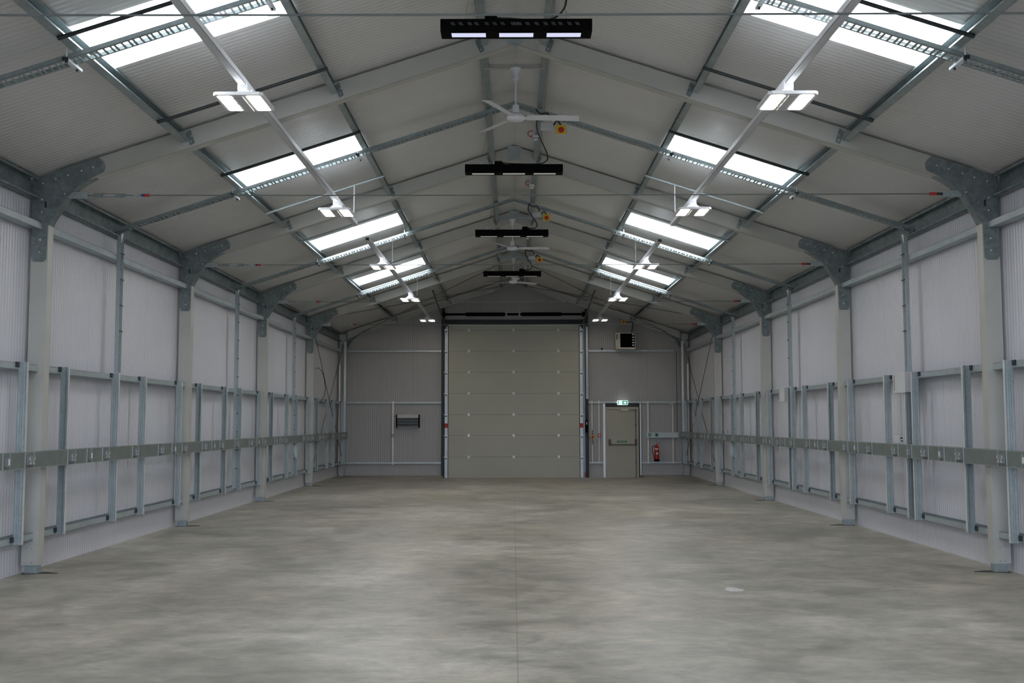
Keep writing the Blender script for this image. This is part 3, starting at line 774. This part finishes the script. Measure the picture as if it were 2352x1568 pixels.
# ------------------------------------------------------------------ white cable boxes on the right wall
for y, txt in ((13.85, 'nearer and larger in view'), (19.9, 'farther one')):
    t = thing('cable_box', 'white upright cable box on the right wall top rail, ' + txt, 'box', (5.03, y, 1.97), 'white cable boxes')
    m = MB(); m.box(4.975, 5.062, y-.27, y+.20, 1.972, 2.225); m.build('enclosure', 'boxgrey', t)
    m = MB(); m.box(4.960, 4.975, y-.275, y+.0, 1.968, 2.229); m.build('lid', 'boxgrey', t)
    m = MB(); m.box(4.955, 4.960, y+.10, y+.106, 2.0, 2.20); m.build('catch', 'brown', t)
for y, txt in ((14.0, 'under the nearer white cable box'), (25.25, 'near the fourth column')):
    t = thing('switch_box', 'small white two-button box above the right dado trunking, ' + txt, 'switch', (5.03, y, 1.312), 'small white switch boxes')
    m = MB(); m.bbox(4.985, 5.05, y-.09, y+.09, 1.312, 1.415); m.build('box', 'boxgrey', t)
    m = MB(); m.lathe([(.011,0),(.011,-.012)], (5.015, y-.09, 1.385), 10, 'Y').lathe([(.009,0),(.009,-.012)], (5.02, y-.09, 1.345), 10, 'Y'); m.build('button', 'black', t)
for sx, y in ((-1, 24.55), (1, 24.7)):
    m = MB(); x = sx*4.99
    pts = []
    for i in range(16):
        u = 2*PI*i/16; r = 1+.10*math.sin(3*u+sx)
        pts.append((x, y+.14*r*math.cos(u)-.05, .955+.165*r*math.sin(u)))
    m.prism(pts, (sx*.05, 0, 0))
    single('polythene_cover', m, 'cover', 'crumpled pale plastic cover hanging below the %s trunking before the fourth column' % SIDE[sx], 'cover')

# ------------------------------------------------------------------ far wall rails and posts
YR = YW-.07
def end_rail(x0, x1, z, label):
    m = MB(); m.sweep([(.0,.03),(0,0),(.055,0),(.055,.03)], .003, (x0, YR, z), (x1, YR, z), (0,0,1), (0,1,0))
    single('sheeting_rail', m, 'galv_mid', label, 'rail', 'rails on the far wall')
end_rail(-4.98, -2.16, 3.69, 'upper horizontal rail on the far wall left of the roller door')
end_rail(-4.98, -2.16, 2.155, 'middle horizontal rail on the far wall left of the roller door')
end_rail(-4.98, -2.16, .370, 'lowest horizontal rail on the far wall left of the roller door')
end_rail(2.23, 4.80, 3.69, 'upper horizontal rail on the far wall behind the fan heater')
end_rail(2.14, 4.98, 2.155, 'middle horizontal rail on the far wall behind the exit sign')
end_rail(2.14, 2.645, .370, 'lowest short rail between roller door and side door')
end_rail(3.79, 4.98, .370, 'lowest rail on the far wall below the fire extinguisher')
def post(x0, x1, z0, z1, mat, label, y0=YR-.01, y1=YW-.002, name='wall_post'):
    m = MB(); m.sweep([(0,y1-y0),(0,0),(x1-x0,0),(x1-x0,y1-y0)], .003, (x0, y0, z0), (x0, y0, z1), (1,0,0), (0,1,0))
    single(name, m, mat, label, 'post', 'posts on the far wall')
post(-2.155, -2.06, -.075, zr(2.1, -.25), 'dark', 'dark steel post left of the roller door', YW-.16)
post(2.125, 2.22, -.075, zr(2.2, -.25), 'dark', 'dark steel post right of the roller door', YW-.16)
post(2.652, 2.722, -.075, 2.144, 'galv_light', 'light galvanised post at the left of the putty door')
post(3.742, 3.785, FZ, 2.144, 'galv_light', 'light galvanised post at the right of the putty door')
for sx in (-1, 1):
    a, b = sorted((sx*4.955, sx*5.02))
    post(a, b, 1.32, 3.98, 'galv_light', 'light galvanised corner channel above the trunking in the far %s corner' % SIDE[sx], 31.50, 31.56)
    a, b = sorted((sx*4.96, sx*5.06))
    post(a, b, .38, 1.13, 'galv', 'short galvanised corner channel under the trunking in the far %s corner' % SIDE[sx], 31.50, 31.56)
    m = MB(); m.tube([(sx*5.13, 31.40, .45), (sx*5.13, 31.40, 3.3)], .028, 10)
    single('conduit', m, 'pvc', 'white upright conduit in the far %s corner' % SIDE[sx], 'conduit', 'corner conduits')

# ------------------------------------------------------------------ roller (sectional) door
d1 = bpy.data.objects.new('door_1', None); COL.objects.link(d1); d1.location = (0, 31.75, -.07); d1['kind'] = 'structure'; WL['door_1'] = Vector((0, 31.75, -.07))
ZS = [-.052, .571, 1.205, 1.822, 2.449, 3.08, 3.711, 4.336, 4.50]
YD = 31.74
for a, b in zip(ZS[:-1], ZS[1:]):
    m = MB()
    n_ = max(1, round((b-a)/.0625)); h = (b-a)/n_
    m.box(-1.945, 1.945, YD, YD+.04, a+.003, b-.003)
    m.build('door_section', 'door', d1)
    if n_ > 3:
        g = MB()
        for i in range(2, n_-1, 2): g.box(-1.94, 1.94, YD-.0012, YD+.002, a+i*h-.002, a+i*h+.002)
        g.build('section_rib', 'pdoor', d1)
m = MB(); m.box(-2.06, 2.06, YD+.041, YD+.055, -.12, 4.62); m.build('light_block_sheet', 'dark', d1)  # added sheet behind the sections, stops daylight leaking through the gaps
m = MB(); m.box(-1.98, 1.98, YD-.015, YD+.045, -.073, -.050); m.build('bottom_seal', 'galv_light', d1)
m = MB(); m.box(-1.985, 1.985, YD-.02, YD+.045, 4.487, 4.505); m.build('top_edge', 'galv_light', d1)
m = MB(); m.box(-2.06, 2.12, YD-.01, YD+.12, 4.506, 4.55); m.build('lintel', 'dark', d1)
for z in ZS[1:-1]:
    for x in (-1.34, -.005, 1.329):
        m = MB(); m.box(x-.032, x+.032, YD-.012, YD, z-.034, z-.006); m.box(x-.032, x+.032, YD-.012, YD, z+.006, z+.034); m.build('hinge', 'galv_light', d1)
        m = MB(); m.tube([(x-.034, YD-.010, z), (x+.034, YD-.010, z)], .006, 6); m.build('hinge_pin', 'galv', d1)
for sx in (-1, 1):
    m = MB(); a, b = sorted((sx*1.962, sx*2.05)); m.box(a, b, YD-.045, YD-.035, -.07, 4.45); m.build('door_track', 'rail_w', d1)
    for z in ZS[1:-1]:
        m = MB(); a, b = sorted((sx*1.985, sx*2.035)); m.box(a, b, YD-.055, YD-.045, z-.065, z-.032); m.build('roller_bracket', 'bluebr', d1)
        m = MB(); a, b = sorted((sx*1.955, sx*2.08)); m.box(a, b, YD-.052, YD-.045, z-.006, z+.010); m.build('track_joint', 'galv_light', d1)
    m = MB(); a, b = sorted((sx*1.962, sx*2.05)); m.box(a, b, YD-.0475, YD-.045, 1.43, 1.565); m.build('red_band', 'redmark', d1)
    # inclined track running back under the roof
    m = MB(); m.tube([(sx*2.03, YD-.06, 4.40), (sx*2.035, 31.3, 4.50), (sx*2.045, 30.6, 4.57), (sx*2.055, 26.9, 4.93)], .022, 8); m.build('inclined_track', 'dark', d1)
    m = MB()
    for p, q in (((sx*2.06, 26.95, 4.93), (sx*2.06, 26.95, zr(2.06, -.13))), ((sx*2.06, 26.95, 4.95), (sx*2.50, 26.95, 4.97)), ((sx*2.06, 26.95, zr(2.06, -.15)), (sx*2.50, 26.95, 4.97))):
        m.tube([p, q], .010, 6)
    m.build('track_bracket', 'galv', d1)
m = MB(); m.tube([(-2.12, 31.62, 4.80), (2.14, 31.62, 4.80)], .036, 12); m.build('spring_shaft', 'black', d1)
for x0, x1 in ((-1.42, -.27), (.24, 1.42)):
    m = MB(); N = 64; m.lathe([(.054+.006*(i % 2), x0+(x1-x0)*i/N) for i in range(N+1)], (0, 31.62, 4.80), 12, 'X'); m.build('torsion_spring', 'black', d1)
for x in (-.22, .17):
    m = MB(); m.box(x-.02, x+.02, 31.57, 31.72, 4.72, 4.90); m.build('spring_bracket', 'galv', d1)
m = MB(); m.box(-.06, .02, 31.59, 31.65, 4.785, 4.815); m.build('shaft_coupler', 'galv_light', d1)
for sx in (-1, 1):
    m = MB(); m.lathe([(.07,-.03),(.08,-.025),(.08,.025),(.07,.03)], (sx*2.07, 31.62, 4.80), 16, 'X'); m.build('cable_drum', 'black', d1)
# high tensile band behind the shaft: header beam
m = MB(); m.box(-2.12, 2.12, YW-.06, YW-.004, 4.60, 4.66); m.build('header_rail', 'dark', d1)

# ------------------------------------------------------------------ personnel door
d2 = bpy.data.objects.new('door_2', None); COL.objects.link(d2); d2.location = (3.22, 31.8, -.07); d2['kind'] = 'structure'; WL['door_2'] = Vector((3.22, 31.8, -.07))
yd = 31.80
m = MB(); m.box(2.727, 2.785, yd-.02, yd+.1, -.075, 2.04); m.box(3.646, 3.705, yd-.02, yd+.1, -.075, 2.04); m.box(2.785, 3.646, yd-.02, yd+.1, 1.972, 2.04); m.build('door_frame', 'pdoor', d2)
m = MB(); m.box(2.788, 3.643, yd+.005, yd+.05, -.068, 1.968); m.build('door_leaf', 'pdoor', d2)
m = MB(); m.box(2.725, 3.71, yd+.02, yd+.08, 2.04, 2.16); m.build('overpanel', 'dark', d2)
m = MB(); m.box(2.70, 3.74, yd+.085, yd+.099, -.12, 2.16); m.build('light_block_sheet', 'dark', d2)  # unseen sheet added behind the leaf to block outside light
m = MB(); m.bbox(3.19, 3.40, yd-.055, yd-.02, 1.925, 1.985); m.build('door_closer', 'beige', d2)
m = MB(); m.box(3.39, 3.62, yd-.045, yd-.03, 1.958, 1.972); m.build('closer_arm', 'galv_dark', d2)
m = MB(); m.tube([(2.845, yd-.06, .925), (3.61, yd-.06, .925)], .013, 8); m.build('panic_bar', 'brown', d2)
for x in (2.838, 3.617):
    m = MB(); m.bbox(x-.028, x+.028, yd-.07, yd+.005, .90, 1.09); m.build('bar_bracket', 'brown', d2)
m = MB(); m.tube([(3.617, yd-.02, -.05), (3.617, yd-.02, 1.93)], .008, 6); m.build('vertical_bolt', 'brown', d2)
for z in (1.95, 1.50, .40, -.04):
    m = MB(); m.box(3.595, 3.640, yd-.03, yd+.005, z-.015, z+.015); m.build('bolt_guide', 'brown', d2)
m = MB(); m.box(3.058, 3.352, yd+.002, yd+.005, .988, 1.041); sg = m.build('push_sign', 'green', d2)
m = MB()
for i in range(9):     # illegible pale lettering line: small bars as on the sign
    m.box(3.10+i*.024, 3.115+i*.024, yd+.0008, yd+.002, 1.007, 1.022)
m.build('sign_lettering', 'greenl', sg)

# ------------------------------------------------------------------ exit sign
t = thing('exit_sign', 'lit green and white exit sign above the putty door', 'sign', (3.235, 31.78, 2.10))
x0, x1, z0, z1, ye = 3.078, 3.392, 2.105, 2.235, 31.765
m = MB(); m.bbox(x0, x1, ye, ye+.04, z0, z1, .012); m.build('housing', 'exit_w', t)
m = MB(); m.box(x0+.145, x1-.010, ye-.003, ye, z0+.010, z1-.010); m.build('green_field', 'exit_g', t)
m = MB(); m.prism([(x0+.185, ye-.005, 2.155), (x0+.225, ye-.005, 2.155), (x0+.225, ye-.005, 2.13), (x0+.275, ye-.005, 2.17), (x0+.225, ye-.005, 2.21), (x0+.225, ye-.005, 2.185), (x0+.185, ye-.005, 2.185)], (0, .002, 0)); m.build('arrow', 'exit_w', t)
m = MB(); m.box(x0+.015, x0+.045, ye-.003, ye, z0+.012, z1-.012); m.build('doorway_symbol', 'exit_g', t)
m = MB()   # running man
m.lathe([(.010,0),(.010,.002)], (x0+.105, ye-.004, 2.205), 10, 'Y')
for p, q, w in (((.10,2.195),(.088,2.160),.008), ((.088,2.160),(.110,2.135),.007), ((.110,2.135),(.108,2.118),.006), ((.088,2.160),(.068,2.142),.007), ((.068,2.142),(.058,2.125),.006), ((.098,2.188),(.120,2.172),.005), ((.098,2.188),(.076,2.180),.005)):
    a = Vector((x0+p[0], ye-.003, p[1])); b = Vector((x0+q[0], ye-.003, q[1])); dd = (b-a).normalized(); nn = Vector((-dd.z, 0, dd.x))*w/2
    m.prism([a-nn, b-nn, b+nn, a+nn], (0, .002, 0))
m.build('running_figure', 'exit_g', t)

# ------------------------------------------------------------------ services between the doors
def conduit(x, z0, z1, label, r=.016, mat='pvc', y=31.797):
    m = MB(); m.box(x-r, x+r, y, y+.03, z0, z1) if mat == 'pvc' else m.tube([(x, y, z0), (x, y, z1)], r, 8)
    return single('mini_trunking' if mat == 'pvc' else 'conduit', m, mat, label, 'conduit', 'white vertical trunking on the far wall' if mat == 'pvc' else None)
conduit(2.322, 1.26, 2.235, 'white vertical conduit above the yellow stop switch')
conduit(2.328, .375, 1.09, 'white vertical conduit below the yellow stop switch')
conduit(2.529, .375, 2.235, 'white vertical conduit behind the red call point')
conduit(3.987, .355, 2.205, 'white vertical conduit between putty door and fire extinguisher', .018)
conduit(4.722, .373, 2.205, 'white vertical conduit on the far wall, right of the fire extinguisher', .016)
conduit(-3.597, .346, 2.224, 'white vertical conduit beside the slatted wall heater', .026)
conduit(4.853, 1.30, 3.70, 'black vertical cable in the far right corner', .008, 'cable')
t = thing('stop_switch', 'yellow box with red rotary switch beside the roller door', 'switch', (2.33, 31.77, 1.09))
m = MB(); m.bbox(2.283, 2.377, 31.73, 31.785, 1.093, 1.215, .012); m.build('box', 'yellow', t)
m = MB(); m.lathe([(.034,0),(.036,-.02),(.022,-.028)], (2.33, 31.73, 1.155), 18, 'Y'); m.build('knob', 'red', t)
for z0, z1 in ((1.215, 1.36), (.93, 1.093)):
    m = MB(); m.tube([(2.33, 31.765, z0), (2.33, 31.765, z1)], .009, 8); m.build('cable_stub', 'cable', t)
t = thing('fire_call_point', 'small red fire call point on the white conduit left of the putty door', 'call point', (2.536, 31.77, 1.155))
m = MB(); m.bbox(2.49, 2.582, 31.74, 31.79, 1.155, 1.252, .01); m.build('housing', 'red', t)
m = MB(); m.box(2.512, 2.560, 31.737, 31.74, 1.18, 1.228); m.build('glass', 'white', t)
t = thing('door_controller', 'slim black door controller beside the roller door track', 'controller', (2.155, 31.72, 1.28))
m = MB(); m.bbox(2.115, 2.195, 31.66, 31.735, 1.285, 1.655, .015); m.build('case', 'black', t)
m = MB(); m.box(2.145, 2.170, 31.656, 31.66, 1.52, 1.60); m.build('display', 'boxgrey', t)
loop([(2.16, 31.70, 2.2), (2.12, 31.70, 2.0), (2.14, 31.70, 1.8), (2.15, 31.70, 1.655)], .006, 'thin dark cable dropping into the black door controller', group=None)
loop([(2.155, 31.70, 1.285), (2.17, 31.70, 1.19), (2.22, 31.73, 1.13), (2.285, 31.75, 1.125)], .007, 'thin dark cable from the door controller to the yellow stop switch', group=None)
t = thing('cable_tray', 'bright perforated upright tray right of the roller door', 'cable tray', (2.17, 31.70, 2.3))
m = MB(); m.box(2.15, 2.162, 31.68, 31.70, 2.28, 4.45); m.box(2.193, 2.205, 31.68, 31.70, 2.28, 4.45)
z = 2.3
while z < 4.43: m.box(2.162, 2.193, 31.68, 31.70, z, z+.02); z += .05
m.build('perforated_tray', 'galv_light', t)
m = MB(); m.tube([(2.14, 31.69, 2.28), (2.14, 31.69, 3.2), (2.145, 31.69, 4.3)], .007, 6); m.build('cable', 'cable', t)
# red and dark fittings at the foot of the roller door track
t = thing('floor_lock', 'small red handled lock at the right foot of the roller door', 'lock', (2.10, 31.66, -.07))
m = MB(); m.box(1.99, 2.15, 31.62, 31.70, -.073, -.045); m.build('base', 'galv_light', t)
m = MB(); m.bbox(2.088, 2.118, 31.64, 31.68, -.02, .13, .006); m.box(2.095, 2.11, 31.65, 31.67, -.045, -.02); m.build('handle', 'red', t)

# ------------------------------------------------------------------ end trunking, extinguisher, heaters on the far wall
t = thing('dado_trunking', 'short grey trunking with two round green signs above the fire extinguisher', 'trunking', (4.4, 31.76, 1.13), 'dado trunking')
m = MB(); m.bbox(3.93, 4.872, 31.74, 31.79, 1.135, 1.288, .004); m.build('duct', 'galv_mid', t)
for x, mm in ((4.031, 'greenl'), (4.233, 'dark')):
    m = MB(); m.lathe([(.052,0),(.052,-.003)], (x, 31.74, 1.212), 24, 'Y'); s = m.build('round_sign', 'green', t)
    m = MB()
    if mm == 'greenl':
        m.tube([(x+.030*math.cos(u), 31.7355, 1.212+.030*math.sin(u)) for u in [i*PI/8 for i in range(16)]], .004, 6, True)
        m.lathe([(.010,0),(.010,-.001)], (x, 31.737, 1.212), 12, 'Y')
    else:
        m.box(x-.024, x-.004, 31.7355, 31.737, 1.19, 1.235); m.box(x+.004, x+.024, 31.7355, 31.737, 1.20, 1.228)
    m.build('sign_symbol', 'greenl' if mm == 'greenl' else 'dark', s)
t = thing('fire_extinguisher', 'red fire extinguisher with black hose hung right of the putty door', 'fire extinguisher', (4.215, 31.70, .44))
xe, ye2 = 4.222, 31.69
m = MB(); m.lathe([(.05,.47),(.066,.475),(.068,.50),(.068,.80),(.062,.845),(.040,.872),(.022,.882),(.020,.90)], (xe, ye2, 0), 28); m.build('cylinder', 'red', t)
m = MB(); m.lathe([(.072,.436),(.078,.44),(.078,.492),(.070,.50)], (xe, ye2, 0), 28); m.build('base_cup', 'black', t)
m = MB(); m.lathe([(.0686,.785),(.0686,.815)], (xe, ye2, 0), 28); m.build('label_band', 'white', t)
m = MB(); m.box(xe-.03, xe+.03, ye2-.0695, ye2-.066, .64, .70); m.build('instruction_label', 'beige', t)
m = MB(); m.tube([(xe-.02, ye2, .90), (xe+.035, ye2, .912), (xe+.085, ye2, .905)], .008, 6); m.tube([(xe-.02, ye2, .905), (xe+.03, ye2, .955), (xe+.075, ye2, .975)], .008, 6); m.box(xe-.03, xe+.012, ye2-.012, ye2+.012, .885, .92); m.build('lever_head', 'red', t)
m = MB(); m.tube([(xe-.025, ye2, .895), (xe-.08, ye2, .895), (xe-.125, ye2, .86), (xe-.135, ye2, .79), (xe-.115, ye2-.01, .68), (xe-.085, ye2-.02, .56), (xe-.075, ye2-.02, .50)], .010, 8); m.build('hose', 'cable', t)
m = MB(); m.box(xe-.02, xe+.02, ye2+.06, YW, .70, .74); m.build('wall_hook', 'galv', t)
# fan heater high on the far wall
t = thing('fan_heater', 'beige fan heater with black louvred front high on the far wall', 'heater', (3.29, 31.5, 3.73))
m = MB(); m.box(3.115, 3.575, 31.30, 31.72, 3.735, 4.215); m.build('casing', 'beige', t)
m = MB(); m.prism([(3.01, 31.40, 3.745), (3.115, 31.30, 3.735), (3.115, 31.72, 3.735), (3.01, 31.72, 3.745)], (0, 0, .475)); m.build('side_panel', 'beige', t)
m = MB(); m.box(3.135, 3.455, 31.294, 31.30, 3.785, 4.195); m.box(3.455, 3.562, 31.294, 31.30, 3.785, 4.195); m.build('outlet_grille', 'black', t)
for i in range(11):
    m = MB(); z = 3.80+i*.036; m.strip((3.137, 31.292, z), (3.45, 31.292, z), (0, -.012, -.012), (0, 0, .003)); m.build('louvre', 'black', t)
for i in range(5):
    m = MB(); z = 3.83+i*.078; m.box(3.485, 3.545, 31.290, 31.294, z, z+.035); m.build('louvre_end', 'galv_light', t)
m = MB(); m.tube([(3.12, 31.45, 4.215), (3.12, 31.45, zr(3.1, -.2))], .003, 5); m.tube([(3.55, 31.45, 4.215), (3.55, 31.45, zr(3.5, -.2))], .003, 5); m.build('hanging_wire', 'wire', t)
m = MB(); m.box(3.03, 3.06, 31.355, 31.37, 4.02, 4.18); m.build('badge_strip', 'dark', t)
t = thing('isolator_switch', 'yellow isolator switch near the roof above the fan heater', 'switch', (3.27, 31.5, 4.50))
m = MB(); m.bbox(3.205, 3.325, 31.50, 31.56, 4.495, 4.60, .01); m.build('box', 'yellow', t)
m = MB(); m.lathe([(.03,0),(.026,-.02)], (3.265, 31.50, 4.545), 14, 'Y'); m.build('knob', 'red', t)
loop([(3.33, 31.53, 4.56), (3.42, 31.53, 4.56), (3.52, 31.53, 4.54), (3.52, 31.53, 4.38), (3.49, 31.5, 4.215)], .012, 'black cable dropping from the roof into the fan heater', group=None)
m = MB(); m.lathe([(.02,0),(.026,.02),(.022,.05),(.012,.06)], (2.64, 31.846, 3.7475), 12); single('black_sensor', m, 'black', 'small black sensor standing on the upper rail left of the fan heater', 'sensor')
# slatted wall heater left of the roller door
t = thing('wall_heater', 'grey slatted radiant heater on the far wall left of the roller door', 'heater', (-3.145, 31.75, 1.43))
m = MB(); m.box(-3.47, -2.82, 31.74, 31.84, 1.47, 1.80); m.build('back_casing', 'dark', t)
m = MB(); m.box(-3.46, -2.83, 31.70, 31.745, 1.725, 1.825); m.build('top_cover', 'boxgrey', t)
for i in range(9):
    m = MB(); z = 1.49+i*.026; m.strip((-3.455, 31.715, z), (-2.835, 31.715, z), (0, .02, .012), (0, 0, .004)); m.build('slat', 'galv_dark' if i not in (3, 6) else 'galv', t)
m = MB(); m.box(-3.46, -2.83, 31.70, 31.74, 1.462, 1.474); m.build('bottom_edge', 'boxgrey', t)
for x in (-3.475, -2.815):
    m = MB(); m.box(x-.015, x+.015, 31.69, 31.85, 1.44, 1.83); m.build('end_cheek', 'black', t)
m = MB(); m.lathe([(.010,0),(.010,-.008)], (-3.43, 31.70, 1.79), 10, 'Y'); m.build('pull_switch', 'black', t)
loop([(-3.47, 31.77, 1.775), (-3.52, 31.78, 1.775), (-3.57, 31.785, 1.775)], .006, 'short dark cable from the slatted heater to its conduit', group=None)
t = thing('wall_switch', 'small square grey switch on the conduit beside the slatted wall heater', 'switch', (-3.60, 31.77, 1.17))
m = MB(); m.bbox(-3.645, -3.555, 31.755, 31.79, 1.165, 1.255, .006); m.build('plate', 'galv_dark', t)
m = MB(); m.box(-3.625, -3.575, 31.751, 31.755, 1.185, 1.20); m.box(-3.625, -3.575, 31.751, 31.755, 1.22, 1.235); m.build('rocker', 'white', t)
t = thing('corner_junction_box', 'small grey box on the middle rail right of the fire extinguisher', 'junction box', (4.66, 31.78, 2.12))
m = MB(); m.bbox(4.642, 4.695, 31.765, 31.828, 2.105, 2.215, .006); m.build('box', 'boxgrey', t)
m = MB(); m.bbox(4.646, 4.691, 31.760, 31.765, 2.110, 2.210, .006); m.build('lid', 'boxgrey', t)
# loose cable on the left wall beyond the fourth column
loop([(-4.99, 26.85, 2.95), (-4.98, 27.2, 2.98), (-4.96, 27.7, 2.85), (-4.95, 28.0, 2.5), (-4.96, 27.8, 2.25), (-4.98, 27.4, 2.1)], .008, 'loose dark cable curling off the fourth column on the left wall', group=None)
# emergency light strip on the far rafter
m = MB(); 
a = Vector((-.78, 31.50, zr(.78, -.25))); b = Vector((-.58, 31.50, zr(.58, -.25)))
m.strip(a, b, (0, .06, 0), (0, 0, .035)); single('light_strip', m, 'white', 'short white fitting on the left side of the far end rafter', 'fitting')

# ------------------------------------------------------------------ world, doorway portal, camera
w = bpy.data.worlds.new('overcast'); sc.world = w; w.use_nodes = True; nt = w.node_tree
bg = nt.nodes['Background']; tc = nt.nodes.new('ShaderNodeTexCoord'); sp = nt.nodes.new('ShaderNodeSeparateXYZ')
nt.links.new(tc.outputs['Generated'], sp.inputs[0])
cr = nt.nodes.new('ShaderNodeValToRGB'); nt.links.new(sp.outputs['Z'], cr.inputs['Fac'])
cr.color_ramp.elements[0].position = .0; cr.color_ramp.elements[0].color = (.12, .13, .14, 1)
cr.color_ramp.elements[1].position = .04; cr.color_ramp.elements[1].color = (.69, .80, 1.0, 1)
nt.links.new(cr.outputs['Color'], bg.inputs['Color']); bg.inputs['Strength'].default_value = 10
la = bpy.data.lights.new('doorway_portal', 'AREA'); la.shape = 'RECTANGLE'; la.size = 4.4; la.size_y = 4.5
la.cycles.is_portal = True
lo = bpy.data.objects.new('doorway_portal', la); COL.objects.link(lo); lo.location = (0, YF-.02, 2.25); lo.rotation_euler = (-PI/2, 0, 0)
lo.rotation_euler = Vector((0, 1, 0)).to_track_quat('-Z', 'Y').to_euler()

f_px, hy, vx, roll = 2450., 969., 1177.8, .0018
pch = math.atan((hy-784)/f_px); yaw = math.atan((vx-1176)/math.hypot(f_px, hy-784))
fw = Vector((-math.sin(yaw)*math.cos(pch), math.cos(yaw)*math.cos(pch), math.sin(pch)))
r0 = Vector((math.cos(yaw), math.sin(yaw), 0)); u0 = r0.cross(fw)
r = r0*math.cos(roll) - u0*math.sin(roll); u = u0*math.cos(roll) + r0*math.sin(roll)
cam = bpy.data.cameras.new('camera'); co = bpy.data.objects.new('camera', cam); COL.objects.link(co)
mt = Matrix((r, u, -fw)).transposed().to_4x4(); mt.translation = Vector((-.028, 0, 1.60)); co.matrix_world = mt
cam.sensor_width = 36; cam.lens = 36*f_px/2352; cam.clip_start = .05; cam.clip_end = 200
sc.camera = co
sc.view_settings.view_transform = 'Standard'; sc.view_settings.look = 'None'; sc.view_settings.gamma = 1
sc.view_settings.use_curve_mapping = False; sc.view_settings.exposure = 0
sc.cycles.use_denoising = True
sc.cycles.use_adaptive_sampling = True; sc.cycles.adaptive_threshold = .02
sc.cycles.max_bounces = 9; sc.cycles.diffuse_bounces = 6; sc.cycles.sample_clamp_indirect = 6
